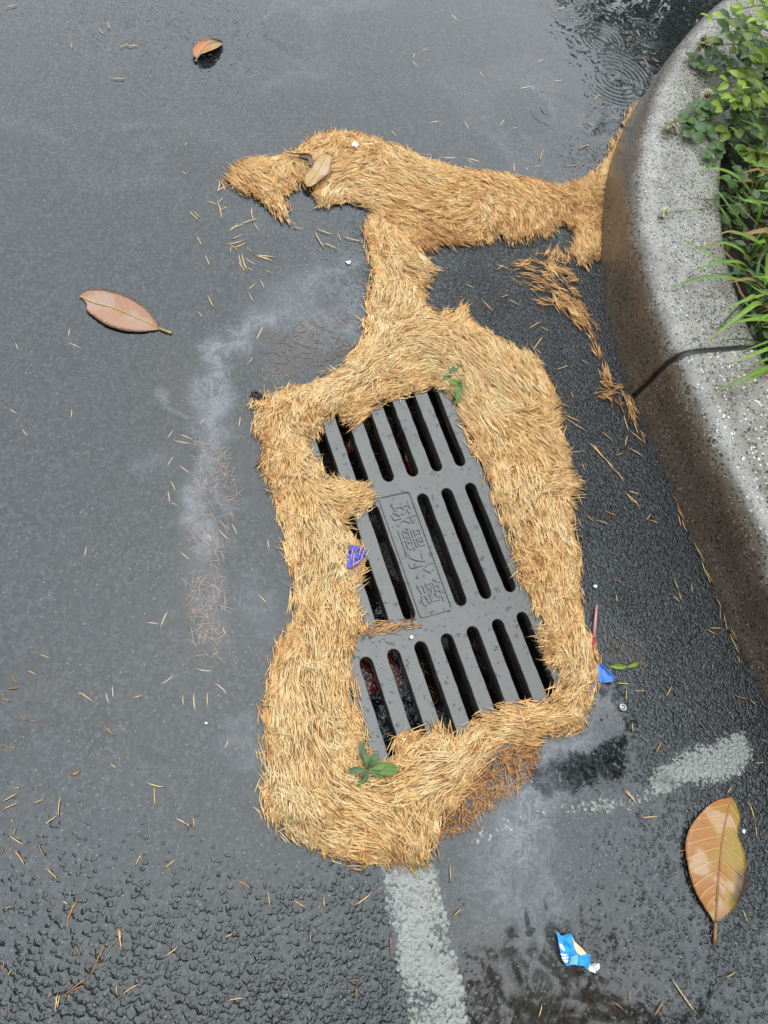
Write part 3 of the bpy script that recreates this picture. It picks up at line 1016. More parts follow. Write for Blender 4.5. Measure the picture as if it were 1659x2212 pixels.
pit_poly = np.array([gw(-w + .031, -l + .031), gw(w - .031, -l + .031), gw(w - .031, l - .031), gw(-w + .031, l - .031)])
M_MUCK = plain('wet_muck', (.022, .016, .012), .18, .8, 140, .004, .5)
lo, hi = pit_poly.min(0), pit_poly.max(0)
obj('drain_muck', grid_mesh('drain_muck', lo[0], hi[0], lo[1], hi[1], .01, lambda P: sdf(P, pit_poly) > 0, muck_z), M_MUCK, kind='stuff',
    label='wet black muck heaped inside the drain below the grate slots')
sludge('drain_needles', np.array([gw(-.20, -.40), gw(.02, -.40), gw(-.02, .05), gw(-.18, .38), gw(-.20, .38)]), 420, lambda P: muck_z(P) + .004 + RNG.random(len(P)) * .006, .22,
       'rusty brown needles caught in the muck seen through the left grate slots')
sludge('drain_needles', np.array([gw(-.19, .24), gw(.19, .24), gw(.19, .41), gw(-.19, .41)]), 380, lambda P: muck_z(P) + .004 + RNG.random(len(P)) * .008, .24,
       'rusty brown needles caught below the far end of the grate slots')

# ------------------------------------------------------------------ kerb stones
def terrazzo(name, white, black, wscale):
    t = NT(name)
    p = t.pos()
    prof = t.attr('prof')
    col = t.mix(t.rng(t.noise(p, 14, 4, .6), .3, .7), (.20, .178, .150), (.29, .265, .23))
    wob = t.n('VectorMath', {0: p, 1: t.n('VectorMath', {0: t.noise(p, 160, 1, out=1), 3: .004}, operation='SCALE').outputs[0]}, operation='ADD').outputs[0]
    for sc, prob, c in ((195, black, (.014, .015, .017)), (140, black * .5, (.02, .02, .022)), (330, white * .7, (.62, .60, .55)), (wscale, white, (.78, .75, .68))):
        v = t.voro(wob, sc)
        k = t.n('SeparateColor', {0: v.outputs['Color']})
        f = t.math('MULTIPLY', t.math('GREATER_THAN', k.outputs[0], 1 - prob), t.math('LESS_THAN', v.outputs['Distance'], t.math('MULTIPLY_ADD', k.outputs[1], .26, .30)))
        col = t.mix(t.math('MULTIPLY', f, .9), col, c)
    # brown grime washed over the face of the stone
    gn = t.noise(p, 11, 5, .65)
    gf = t.math('MULTIPLY', t.rng(t.math('ADD', prof, t.math('MULTIPLY', t.math('SUBTRACT', gn, .5), .55)), .50, .74, 1.0, 0.0), .96)
    col = t.mix(gf, col, t.mix(.68, col, (.062, .031, .013)))
    h = t.noise(p, 500, 2, .6)
    rough = t.rng(gn, .3, .7, .12, .23)
    return t.done(t.bsdf(col, rough, .85, t.bump(h, .0005)))


M_KERB_A = terrazzo('speckled_kerb_stone', .03, .46, 300)
M_KERB_B = terrazzo('white_chip_kerb_stone', .10, .32, 190)
KP = [(0, -.05), (.002, 0), (.009, .056), (.0105, .100), (.013, .128), (.018, .146), (.027, .160), (.040, .170), (.058, .1755), (.085, .1765), (.13, .175), (.19, .172), (.228, .167), (.243, .158), (.250, .140), (.252, .05), (.252, -.05)]
KPF = catmull(np.array(KP), .006)
_kl = np.r_[0, np.cumsum(np.linalg.norm(np.diff(KPF, axis=0), axis=1))]
KPROF = _kl / _kl[-1]
kb = catmull(np.array(KERB_BASE[::-1]), .0065)[::-1]
extra = np.array([(1.35, .05), (1.12, .37)])
kb = np.vstack([catmull(np.vstack([extra, [KERB_BASE[0]]]), .0065)[:-1], kb])
kt = np.gradient(kb, axis=0)
for _ in range(18):
    kt[1:-1] = (kt[:-2] + kt[1:-1] * 2 + kt[2:]) / 4
kt /= np.linalg.norm(kt, axis=1)[:, None]
kn = np.c_[kt[:, 1], -kt[:, 0]]
if kn[len(kn) // 3] @ np.array([.786, .618]) < 0:
    kn = -kn
ji = int(np.argmin(np.linalg.norm(kb - G(1362.6, 858), axis=1)))
JOINT = .007


def kerb_piece(name, i0, i1, mat, label, off=0.0):
    c, n = kb[i0:i1].copy(), kn[i0:i1]
    V, F, A = [], [], []
    k = len(KPF)
    for q, m in zip(c, n):
        for (s, z), pr in zip(KPF, KPROF):
            V.append((*(q + m * (s + off)), z))
            A.append(.5 * pr + .5 * max(z, 0) / .177)
    for i in range(len(c) - 1):
        for j in range(k - 1):
            F.append((i * k + j, i * k + j + 1, (i + 1) * k + j + 1, (i + 1) * k + j))
    F.append(tuple(range(k - 1, -1, -1)))
    F.append(tuple((len(c) - 1) * k + j for j in range(k)))
    me = mesh_from(name, V, F, {'prof': A}, smooth=True)
    me.polygons[len(me.polygons) - 1].use_smooth = False
    me.polygons[len(me.polygons) - 2].use_smooth = False
    base = np.array([*c[len(c) // 2], 0])
    for v in me.vertices:
        v.co = Vector(v.co) - Vector(base)
    return obj(name, me, mat, loc=base, label=label, cat='kerb stone', group='rounded kerb stones edging the planting bed')


# recompute the two stations at the joint so the gap has an even width
tj, nj, pj = kt[ji], kn[ji], kb[ji]
kerb_piece('kerb_stone', ji + 1, len(kb), M_KERB_A, 'curved grey kerb stone with fine black specks, beyond the dark joint')
kerb_piece('kerb_stone', 0, ji, M_KERB_B, 'straight kerb stone with large white chips, nearer side of the dark joint', -.002)
# dark rubbery sealant filling the joint, set slightly back
V, F = [], []
k = len(KPF)
for i, sgn in ((ji - 1, 0), (ji, 1), (ji + 1, 2)):
    for (s, z) in KPF:
        bulge = -.004 if sgn != 1 else -.0065
        V.append((*(kb[i] + kn[i] * (s * .97 + .0055)), z + bulge))
for i in range(2):
    for j in range(k - 1):
        F.append((i * k + j, i * k + j + 1, (i + 1) * k + j + 1, (i + 1) * k + j))
M_SEAL = plain('dark_sealant', (.030, .027, .024), .38, .5, 80, .001)
me = mesh_from('joint_seal', np.array(V) - np.array([*pj, 0]), F, smooth=True)
obj('joint_seal', me, M_SEAL, loc=(*pj, 0), label='dark grey sealant strip filling the joint between the two kerb stones', cat='joint seal')

# ------------------------------------------------------------------ planting bed
M_SOIL = plain('damp_soil', (.022, .016, .011), .75, .3, 70, .012, .5)
inner = kb + kn * .250
bed_poly = np.vstack([inner[::14], inner[-1:], [(3.6, 4.2), (4.2, .0), (2.0, -.4)]])
SOILZ = lambda P: .095 + .03 * (vnoise(P, 12, 81) - .5) + .012 * (vnoise(P, 45, 82) - .5)
obj('soil', grid_mesh('soil', .2, 3.2, .0, 4.2, .03, lambda P: sdf(P, bed_poly) > -.004, SOILZ), M_SOIL, kind='structure')


# ------------------------------------------------------------------ foliage
def leaf_material(name, top, under, rough=.32, vein=.25, spec=.5, trans=.25):
    t = NT(name)
    lu, lv = t.attr('lu'), t.attr('lv')
    rnd = t.n('ObjectInfo').outputs['Random']
    n = t.noise(t.pos(), 70, 3, .6)
    c = t.mix(t.rng(n, .3, .7), top, under)
    c = t.mix(t.math('MULTIPLY', t.math('SUBTRACT', rnd, .3), .5, clamp=True), c, tuple(min(1, x * 1.5) for x in top))
    mid = t.rng(t.math('ABSOLUTE', lv), .0, .14, vein, 0)
    c = t.mix(mid, c, tuple(min(1, x * 2.0 + .02) for x in top))
    b = t.bsdf(c, rough, spec)
    tl = t.n('BsdfTranslucent', {'Color': t.mix(.5, c, tuple(min(1, x * 1.6) for x in top))}).outputs[0]
    return t.done(t.n('MixShader', {0: trans, 1: b, 2: tl}).outputs[0])


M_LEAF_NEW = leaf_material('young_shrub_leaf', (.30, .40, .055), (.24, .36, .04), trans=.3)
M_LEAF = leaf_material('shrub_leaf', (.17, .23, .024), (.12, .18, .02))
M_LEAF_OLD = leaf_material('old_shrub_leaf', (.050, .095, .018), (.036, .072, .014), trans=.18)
M_CLOVER = leaf_material('clover_leaf', (.075, .135, .034), (.055, .105, .03), rough=.38)
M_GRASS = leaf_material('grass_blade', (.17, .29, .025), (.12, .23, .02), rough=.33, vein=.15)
M_GRASS_DARK = leaf_material('dark_grass_blade', (.05, .11, .022), (.035, .08, .018), rough=.35, vein=.15)  # deeper green than the other blades
M_GRASS_DRY = leaf_material('dry_grass_blade', (.34, .21, .08), (.25, .15, .06), rough=.5, vein=.1)
M_STEM = plain('green_stem', (.13, .17, .04), .5, .4)
M_STEM_BROWN = plain('woody_stem', (.09, .06, .03), .6, .4)
M_WEED = leaf_material('weed_leaf', (.16, .25, .055), (.12, .20, .05), rough=.42)
M_WEED_DARK = leaf_material('limp_weed_leaf', (.085, .15, .055), (.065, .12, .045), rough=.38)
M_PETAL = plain('clover_petal', (.62, .58, .42), .5, .4)
M_PETAL_DRY = plain('withered_petal', (.36, .22, .09), .55, .4)


def leaf_mesh(name, prof, L=1.0, W=.5, nu=7, fold=.25, droop=.15, wavy=0.0, seed=0):
    """unit leaf along +X, folded at its midrib and bowed"""
    rr = random.Random(seed)
    V, F, A, B = [], [], [], []
    cols = (-1, -.55, 0, .55, 1)
    for i in range(nu + 1):
        u = i / nu
        w = prof(u) * W / 2
        z0 = -droop * (u - .35) ** 2 * L * 2
        for v in cols:
            V.append((u * L, v * w, z0 + abs(v) * w * fold + wavy * rr.uniform(-1, 1) * abs(v) * L))
            A.append(u)
            B.append(v)
    k = len(cols)
    for i in range(nu):
        for j in range(k - 1):
            F.append((i * k + j, (i + 1) * k + j, (i + 1) * k + j + 1, i * k + j + 1))
    return mesh_from(name, V, F, {'lu': A, 'lv': B}, smooth=True)


obov = lambda u: max(.06, math.sin(math.pi * min(1, u ** 1.35)) ** .75) if u < .98 else .12
ellip = lambda u: max(.05, math.sin(math.pi * u) ** .8)
LEAFMESH = {}
for nm, mt in (('new', M_LEAF_NEW), ('mid', M_LEAF), ('old', M_LEAF_OLD)):
    LEAFMESH[nm] = [leaf_mesh('leaf', obov, 1, .50, fold=.22 + .1 * q, droop=.1 + .12 * q, wavy=.015, seed=q) for q in range(3)]
    for m_ in LEAFMESH[nm]:
        m_.materials.append(mt)


def place(name, me, parent, p, d, up=(0, 0, 1), size=1.0, roll=0.0):
    """a piece whose +X runs along d and whose +Z is as near up as it can be"""
    x = Vector(d).normalized()
    z = Vector(up) - Vector(up).dot(x) * x
    if z.length < 1e-4:
        z = Vector((1, 0, 0)) - x.x * x
    z.normalize()
    y = z.cross(x)
    m = Matrix((x, y, z)).transposed() @ Matrix.Rotation(roll, 3, 'X')
    o = bpy.data.objects.new(name, me)
    COL.objects.link(o)
    o.parent = parent
    o.matrix_local = Matrix.LocRotScale(Vector(p) - Vector(parent.location), m.to_quaternion(), Vector((size, size, size)))
    return o


# --- shrub
SHC = G3(1690, 260, .10)
shrub = empty('evergreen_shrub', SHC, 'bushy shrub with small oval leaves, yellow green at the tips, overhanging the far kerb stone', 'shrub')
SPRIGS = [  # base px,z ; tip px,z ; leaf pairs, kind at the tip
    ((1665, 70, .22), (1525, 42, .27), 6, 'new'), ((1670, 95, .24), (1560, 70, .28), 5, 'mid'), ((1680, 30, .26), (1590, 22, .29), 4, 'new'), ((1690, 130, .20), (1545, 95, .24), 5, 'mid'),
    ((1680, 170, .2), (1532, 150, .21), 5, 'mid'), ((1660, 180, .22), (1558, 182, .25), 4, 'new'), ((1665, 205, .20), (1572, 216, .235), 4, 'new'), ((1650, 215, .19), (1545, 236, .215), 5, 'new'),
    ((1680, 225, .2), (1600, 190, .26), 3, 'new'), ((1670, 250, .18), (1560, 292, .17), 5, 'mid'), ((1690, 300, .17), (1600, 330, .17), 4, 'mid'), ((1690, 120, .24), (1600, 120, .27), 5, 'mid'),
    ((1690, 350, .16), (1630, 300, .2), 3, 'mid'), ((1690, 390, .15), (1625, 350, .17), 4, 'mid'), ((1700, 60, .28), (1630, 50, .32), 4, 'new'), ((1690, 160, .25), (1630, 140, .29), 4, 'mid'),
    ((1700, 250, .22), (1640, 235, .27), 4, 'mid'), ((1700, 20, .28), (1650, 8, .32), 4, 'new')]
rr = random.Random(5)
nleaf = 0
for (bx, by, bz), (tx, ty, tz), npair, kind in SPRIGS:
    a, b = G3(bx, by, bz), G3(tx, ty, tz)
    m = (a + b) / 2 + np.array([0, 0, .018])
    path = catmull(np.array([a, m, b]), .012)
    V, F = tube(local(path, shrub), np.linspace(.0022, .0011, len(path)), 5)
    obj('stem', mesh_from('stem', V, F, smooth=True), M_STEM, shrub)
    d = b - a
    d /= np.linalg.norm(d)
    side = np.cross(d, [0, 0, 1])
    side /= np.linalg.norm(side)
    for i in range(npair):
        f = .25 + .75 * (i + .5) / npair
        p = path[int(f * (len(path) - 1))]
        for sg in (-1, 1):
            if i == npair - 1:
                dd = d + side * sg * .35
            else:
                dd = d * .75 + side * sg * rr.uniform(.7, 1.1)
            dd = dd + np.array([0, 0, rr.uniform(-.15, .35)])
            kd = kind if (i >= npair - 2 and kind == 'new') else ('mid' if rr.random() < .62 else 'old')
            sz = rr.uniform(.036, .047) * (.92 if kd == 'new' else 1.08)
            place('leaf', rr.choice(LEAFMESH[kd]), shrub, p, dd, (rr.uniform(-.4, .2), rr.uniform(-.6, .1), 1), sz, rr.uniform(-.4, .4))
            nleaf += 1
zone = [(1560, 60), (1659, 20), (1690, 120), (1690, 430), (1625, 420), (1590, 340), (1560, 300), (1545, 180)]
zp = np.array(zone, dtype=float)
cnt = 0
while cnt < 150:
    q = np.array([[rr.uniform(1535, 1690), rr.uniform(20, 430)]])
    if not in_poly(q, zp)[0]:
        continue
    z = rr.uniform(.11, .235)
    p = G3(q[0, 0], q[0, 1], z)
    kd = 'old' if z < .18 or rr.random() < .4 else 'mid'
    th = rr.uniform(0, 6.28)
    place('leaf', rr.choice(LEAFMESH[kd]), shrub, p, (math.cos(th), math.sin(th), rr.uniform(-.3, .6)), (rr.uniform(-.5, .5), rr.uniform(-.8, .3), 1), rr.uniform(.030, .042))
    cnt += 1

# --- clover: each plant has its own three-parted leaves
leaflet = [leaf_mesh('leaflet', lambda u: max(.05, math.sin(math.pi * min(1, u ** 1.15)) ** .6), 1, .92, 6, fold=.18, droop=.2, wavy=.02, seed=9 + q) for q in range(2)]
for m_ in leaflet:
    m_.materials.append(M_CLOVER)
CLOVERS = [
    ('wet clover clump beside the greenish white clover head, its round leaves on the kerb top', [((1480, 255, .20), .030), ((1500, 268, .195), .034), ((1494, 290, .19), .036), ((1520, 270, .185), .030), ((1535, 285, .185), .028), ((1515, 250, .2), .026), ((1545, 268, .18), .026)], (1560, 275)),
    ('clump of clover behind the pale clover head, higher on the kerb edge', [((1512, 222, .20), .026), ((1535, 232, .20), .027), ((1525, 240, .19), .026), ((1550, 195, .19), .028), ((1552, 218, .19), .028), ((1498, 232, .2), .022)], (1575, 235)),
    ('clover with drooping leaves below the withered clover head', [((1500, 132, .185), .034), ((1530, 108, .2), .030), ((1550, 125, .19), .028), ((1525, 145, .19), .028), ((1570, 150, .2), .028)], (1590, 150)),
    ('small clover sprig with two leaf whorls under the bed edge, above the long arching blades', [((1528, 330, .185), .024), ((1547, 312, .18), .026), ((1524, 352, .17), .022), ((1540, 350, .17), .022), ((1552, 330, .17), .022)], (1570, 340)),
    ('clover leaves half hidden among the grass blades beside the long stalked white flower', [((1578, 395, .16), .030), ((1600, 372, .165), .030), ((1628, 385, .15), .028), ((1600, 452, .15), .034), ((1632, 442, .15), .030), ((1560, 470, .14), .028)], (1620, 420)),
    ('dim clover patch in the shade below the shrub', [((1600, 262, .15), .030), ((1625, 285, .14), .028), ((1640, 330, .14), .028), ((1595, 300, .14), .028), ((1652, 300, .15), .028)], (1640, 300)),
]
for lab, leaves, root in CLOVERS:
    base = G3(*root, .095)
    cl = empty('clover_plant', base, lab, 'clover', 'clover plants along the kerb edge')
    for (x, y, z), s in leaves:
        p = G3(x, y, z)
        mid = (p + base) / 2 + np.array([0, 0, .02])
        V, F = tube(local(catmull(np.array([base, mid, p]), .012), cl), .0011, 5)
        obj('stalk', mesh_from('stalk', V, F, smooth=True), M_STEM, cl)
        t0 = rr.uniform(0, 6.28)
        for q in range(3):
            th = t0 + q * 2.09 + rr.uniform(-.15, .15)
            place('leaflet', rr.choice(leaflet), cl, p, (math.cos(th), math.sin(th), rr.uniform(-.1, .3)), (rr.uniform(-.3, .2), rr.uniform(-.5, .1), 1), s * rr.uniform(.85, 1.05))

# --- clover flower heads
petal_v, petal_f = tube(np.array([(0, 0, 0), (.4, 0, .05), (.8, 0, .02), (1, 0, -.05)]), np.array([.05, .11, .09, .02]), 4)
petal_a = mesh_from('petal', petal_v, petal_f, smooth=True)
petal_a.materials.append(M_PETAL)
petal_b = mesh_from('petal', petal_v, petal_f, smooth=True)
petal_b.materials.append(M_PETAL_DRY)
FLOWERS = [
    ('greenish white clover head drooping over the kerb, beside the wet clover clump', (1455, 268, .195), .020, .15, [(1466, 262, .2), (1500, 250, .2), (1560, 270, .11)], (-.6, -.5, -.2)),
    ('half withered brown clover head resting on the top of the far kerb stone', (1520, 95, .20), .021, .55, [(1532, 98, .205), (1556, 116, .21), (1600, 150, .12)], (-.5, -.6, .1)),
    ('pale cream clover head at the edge of the leaves, between two clover clumps', (1527, 208, .20), .017, .1, [(1538, 216, .2), (1560, 220, .19), (1590, 235, .12)], (-.6, .4, .3)),
    ('small white clover head on a long bent stalk lying on the kerb', (1437, 461, .187), .013, .12, [(1446, 459, .187), (1470, 456, .186), (1500, 453, .188), (1545, 446, .19), (1600, 440, .12)], (-.7, .1, .35)),
]
for lab, c, rad, dryf, stalk, ax in FLOWERS:
    p = G3(*c)
    fl = empty('clover_flower', p, lab, 'clover flower', 'clover heads over the kerb')
    V, F = tube(local(catmull(np.array([G3(*q) for q in stalk]), .01), fl), .0012, 6)
    obj('stalk', mesh_from('stalk', V, F, smooth=True), M_STEM, fl)
    axv = Vector(ax).normalized()
    hv, hf = tube(np.array([axv * (-.3 * rad), axv * (.1 * rad), axv * (.5 * rad)]), np.array([.25, .42, .2]) * rad, 8)
    obj('flower_head', mesh_from('flower_head', hv, hf, smooth=True), M_STEM, fl)
    for q in range(58):
        u, th = rr.uniform(-.55, 1), rr.uniform(0, 6.28)
        b1 = axv.orthogonal().normalized()
        b2 = axv.cross(b1)
        sr = math.sqrt(max(0, 1 - u * u))
        d = axv * u + b1 * (sr * math.cos(th)) + b2 * (sr * math.sin(th))
        me = petal_b if (rr.random() < dryf and u < .7) else petal_a
        place('petal', me, fl, Vector(p) + d * (.18 * rad), d + axv * .25, (0, 0, 1), rad * rr.uniform(.8, 1.05))


# --- grass blades
def blade_mesh(pts, w, root, seed=0, tipw=.15):
    """one strap-shaped blade along a path"""
    path = catmull(np.array(pts), .012)
    n = len(path)
    V, F, A, B = [], [], [], []
    rr_ = random.Random(seed)
    lean = rr_.uniform(-.5, .5)
    for i in range(n):
        u = i / (n - 1)
        t = path[min(i + 1, n - 1)] - path[max(i - 1, 0)]
        t /= np.linalg.norm(t) + 1e-9
        s = np.cross(t, [lean * .5, -.35, 1])
        s /= np.linalg.norm(s) + 1e-9
        nn = np.cross(s, t)
        ww = w / 2 * min(1, .55 + u * 2) * (1 if u < .55 else max(tipw * .3, 1 - ((u - .55) / .45) ** 1.6))
        for v in (-1, 0, 1):
            V.append(path[i] + s * v * ww + nn * abs(v) * ww * .35)
            A.append(u)
            B.append(v)
    for i in range(n - 1):
        for j in range(2):
            F.append((i * 3 + j, (i + 1) * 3 + j, (i + 1) * 3 + j + 1, i * 3 + j + 1))
    return mesh_from('blade', np.array(V) - np.array(root), F, {'lu': A, 'lv': B}, smooth=True)


TUFTS = [
    ('grass tuft with long arching blades reaching over the far kerb stone under the shrub', (1625, 420), [
        ([(1640, 440, .11), (1600, 390, .20), (1560, 367, .225), (1520, 366, .215), (1478, 386, .19)], .011, 'g'), ([(1600, 430, .11), (1575, 395, .19), (1555, 383, .2), (1525, 402, .19)], .008, 'g'),
        ([(1600, 480, .11), (1570, 420, .17), (1540, 432, .19), (1485, 427, .18)], .009, 'd'), ([(1620, 500, .11), (1585, 460, .16), (1560, 425, .19), (1545, 405, .18)], .007, 'g'),
        ([(1580, 520, .11), (1575, 480, .15), (1550, 440, .18), (1527, 408, .19)], .006, 'g'), ([(1640, 470, .11), (1630, 430, .17), (1600, 395, .19), (1560, 385, .17)], .007, 'd'),
        ([(1625, 470, .11), (1612, 440, .2), (1585, 425, .2), (1555, 432, .18)], .006, 'd'), ([(1650, 500, .11), (1622, 470, .17), (1590, 438, .2), (1565, 425, .19)], .004, 'y')]),
    ('grass tuft with thin pale tipped blades lying across the middle of the far kerb stone', (1640, 540), [
        ([(1650, 560, .11), (1635, 520, .19), (1600, 505, .21), (1570, 500, .2), (1530, 520, .185)], .008, 'y'), ([(1665, 550, .11), (1630, 520, .2), (1590, 502, .21), (1580, 506, .2)], .011, 'g'),
        ([(1625, 580, .11), (1600, 540, .19), (1560, 524, .2), (1535, 530, .19), (1500, 538, .187)], .008, 'g'), ([(1660, 600, .12), (1560, 565, .187), (1510, 535, .19), (1470, 517, .188), (1440, 495, .186)], .007, 'g'),
        ([(1620, 600, .12), (1560, 540, .19), (1520, 515, .187), (1495, 500, .186)], .006, 'y'), ([(1625, 590, .11), (1600, 568, .19), (1560, 566, .2), (1520, 577, .188), (1487, 589, .187)], .009, 'g'),
        ([(1630, 610, .11), (1600, 590, .19), (1560, 593, .195), (1525, 587, .187)], .009, 'd'), ([(1640, 620, .11), (1590, 603, .2), (1535, 598, .195), (1490, 606, .188), (1437, 629, .186)], .008, 'g'),
        ([(1655, 625, .11), (1625, 604, .19), (1590, 606, .2), (1537, 624, .187)], .008, 'y'), ([(1659, 530, .11), (1655, 600, .2), (1645, 640, .15)], .014, 'g'), ([(1665, 520, .11), (1650, 545, .2), (1630, 590, .18), (1625, 625, .14)], .007, 'd'),
        ([(1650, 640, .1), (1635, 610, .18), (1640, 560, .2), (1645, 540, .17)], .008, 'd'), ([(1640, 660, .1), (1605, 640, .16), (1590, 610, .17), (1560, 575, .16)], .006, 'y')]),
    ('bright grass tuft bending over the dark joint between the kerb stones', (1665, 690), [
        ([(1650, 660, .11), (1630, 640, .21), (1610, 648, .215), (1570, 666, .2), (1545, 676, .187)], .010, 'b'), ([(1660, 650, .11), (1648, 638, .2), (1620, 648, .21), (1595, 665, .19)], .009, 'b'),
        ([(1655, 665, .11), (1635, 656, .22), (1600, 680, .22), (1560, 712, .2), (1522, 744, .187)], .013, 'b'), ([(1680, 700, .12), (1659, 690, .21), (1620, 690, .22), (1562, 702, .2)], .013, 'b'),
        ([(1680, 690, .12), (1650, 683, .2), (1610, 682, .2), (1595, 686, .19)], .009, 'g'), ([(1690, 690, .12), (1659, 680, .22), (1640, 695, .22), (1630, 708, .2)], .008, 'b'),
        ([(1630, 700, .11), (1600, 665, .18), (1570, 690, .19), (1545, 722, .187)], .006, 'd'), ([(1690, 760, .12), (1620, 735, .18), (1580, 733, .185), (1550, 739, .185)], .006, 'd'),
        ([(1640, 740, .11), (1640, 700, .16), (1615, 660, .17), (1600, 640, .16)], .010, 'd')]),
    ('grass tuft hanging low over the kerb stone with white chips, at the picture edge', (1690, 760), [
        ([(1700, 725, .12), (1659, 738, .21), (1620, 753, .21), (1575, 770, .188)], .007, 'g'), ([(1700, 745, .12), (1659, 754, .22), (1620, 768, .21), (1590, 780, .2), (1572, 788, .188)], .012, 'b'),
        ([(1700, 770, .12), (1659, 775, .2), (1640, 783, .2), (1622, 792, .188)], .010, 'b'), ([(1700, 780, .12), (1659, 793, .21), (1610, 815, .21), (1560, 840, .19), (1525, 857, .187)], .010, 'g'),
        ([(1700, 790, .12), (1659, 797, .2), (1620, 822, .2), (1580, 840, .188)], .009, 'b'), ([(1700, 800, .12), (1659, 802, .19), (1620, 815, .195), (1600, 822, .188)], .007, 'y'), ([(1690, 820, .12), (1650, 812, .18), (1610, 790, .188)], .003, 'y')]),
]
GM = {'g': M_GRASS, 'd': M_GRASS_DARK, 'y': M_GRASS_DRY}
M_GRASS_BRIGHT = leaf_material('bright_grass_blade', (.22, .36, .03), (.17, .30, .025), rough=.3, vein=.15)
GM['b'] = M_GRASS_BRIGHT
sd = 0
for lab, root, blades in TUFTS:
    base = G3(*root, .095)
    tf = empty('grass_tuft', base, lab, 'grass tuft', 'grass tufts in the planting bed')
    for pts, wd, kd in blades:
        sd += 1
        me = blade_mesh([G3(*q) for q in pts], wd * .95, base, sd)
        obj('blade', me, GM[kd], tf)
    for q in range(15):
        sd += 1
        a = base + np.array([rr.uniform(-.03, .12), rr.uniform(-.08, .08), 0])
        dirn = np.array([-.8, -.35]) + np.array([rr.uniform(-.5, .5), rr.uniform(-.7, .7)])
        dirn /= np.linalg.norm(dirn)
        ln, h = rr.uniform(.07, .17), rr.uniform(.075, .125)
        p1 = a + np.array([*(dirn * ln * .35), h])
        p2 = a + np.array([*(dirn * ln * .75), h * .98])
        p3 = a + np.array([*(dirn * ln), max(.094, h * .72)])
        obj('blade', blade_mesh([a, p1, p2, p3], rr.uniform(.007, .012), base, sd), rr.choice([M_GRASS, M_GRASS, M_GRASS_BRIGHT, M_GRASS_BRIGHT, M_GRASS_DRY]), tf)
    for q in range(30):
        sd += 1
        a = base + np.array([rr.uniform(-.07, .16), rr.uniform(-.09, .09), 0])
        th = rr.uniform(0, 6.28)
        ln = rr.uniform(.05, .13)
        h = rr.uniform(.03, .09)
        b = a + np.array([math.cos(th) * ln * .5, math.sin(th) * ln * .5, h])
        c = a + np.array([math.cos(th) * ln, math.sin(th) * ln, h * rr.uniform(.3, .9)])
        dn = sdf(c[None, :2], bed_poly)[0]
        if dn < .01:
            continue
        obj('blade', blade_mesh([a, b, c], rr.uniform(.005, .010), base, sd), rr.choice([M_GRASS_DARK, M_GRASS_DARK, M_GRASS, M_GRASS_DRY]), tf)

# dim ground cover filling the bed behind
gv, gf, ga, gb, o_ = [], [], [], [], 0
for q in range(3600):
    x, y = rr.uniform(.3, 2.4), rr.uniform(.3, 3.9)
    if q > 2200:
        x, y = rr.uniform(.4, 1.1), rr.uniform(.9, 2.7)
    if sdf(np.array([[x, y]]), bed_poly)[0] < .012:
        continue
    z = .10 + rr.uniform(0, .07)
    th, s = rr.uniform(0, 6.28), rr.uniform(.016, .034)
    d = np.array([math.cos(th), math.sin(th), rr.uniform(-.4, .6)])
    e = np.cross(d, [rr.uniform(-.3, .3), rr.uniform(-.3, .3), 1])
    e /= np.linalg.norm(e)
    p = np.array([x, y, z])
    gv += [p, p + d * s * .5 + e * s * .3, p + d * s, p + d * s * .5 - e * s * .3]
    gf.append((o_, o_ + 1, o_ + 2, o_ + 3))
    ga += [0, .5, 1, .5]
    gb += [0, 1, 0, -1]
    o_ += 4
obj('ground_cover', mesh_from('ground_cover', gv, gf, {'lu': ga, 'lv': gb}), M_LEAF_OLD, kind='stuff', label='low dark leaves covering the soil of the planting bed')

# ------------------------------------------------------------------ trees outside the frame, seen only as the dark parts of the mirror images
M_TREE = leaf_material('tree_leaf', (.045, .075, .022), (.03, .055, .016), rough=.5, trans=.2)
M_BARK = plain('bark', (.05, .038, .028), .8, .3, 30, .01)


def leaf_cloud(blobs, per, size, seed):
    g = np.random.default_rng(seed)
    Vs = []
    for (cx, cy, cz, rx, ry, rz) in blobs:
        n = int(per * rx * ry * rz)
        d = g.normal(0, 1, (n, 3))
        d /= np.linalg.norm(d, axis=1)[:, None]
        rad = g.random(n) ** .45 * (1 + .28 * np.sin(d[:, 0] * 7 + d[:, 2] * 5) * np.cos(d[:, 1] * 6))
        c = np.array([cx, cy, cz]) + d * rad[:, None] * np.array([rx, ry, rz])
        a = g.normal(0, 1, (n, 3))
        a /= np.linalg.norm(a, axis=1)[:, None]
        b = np.cross(a, g.normal(0, 1, (n, 3)))
        b /= np.linalg.norm(b, axis=1)[:, None]
        s = size * (.6 + .8 * g.random(n))[:, None]
        Vs.append(np.stack([c - a * s, c + b * s * .55, c + a * s, c - b * s * .55], 1).reshape(-1, 3))
    V = np.vstack(Vs)
    F = np.arange(len(V)).reshape(-1, 4)
    return V, F


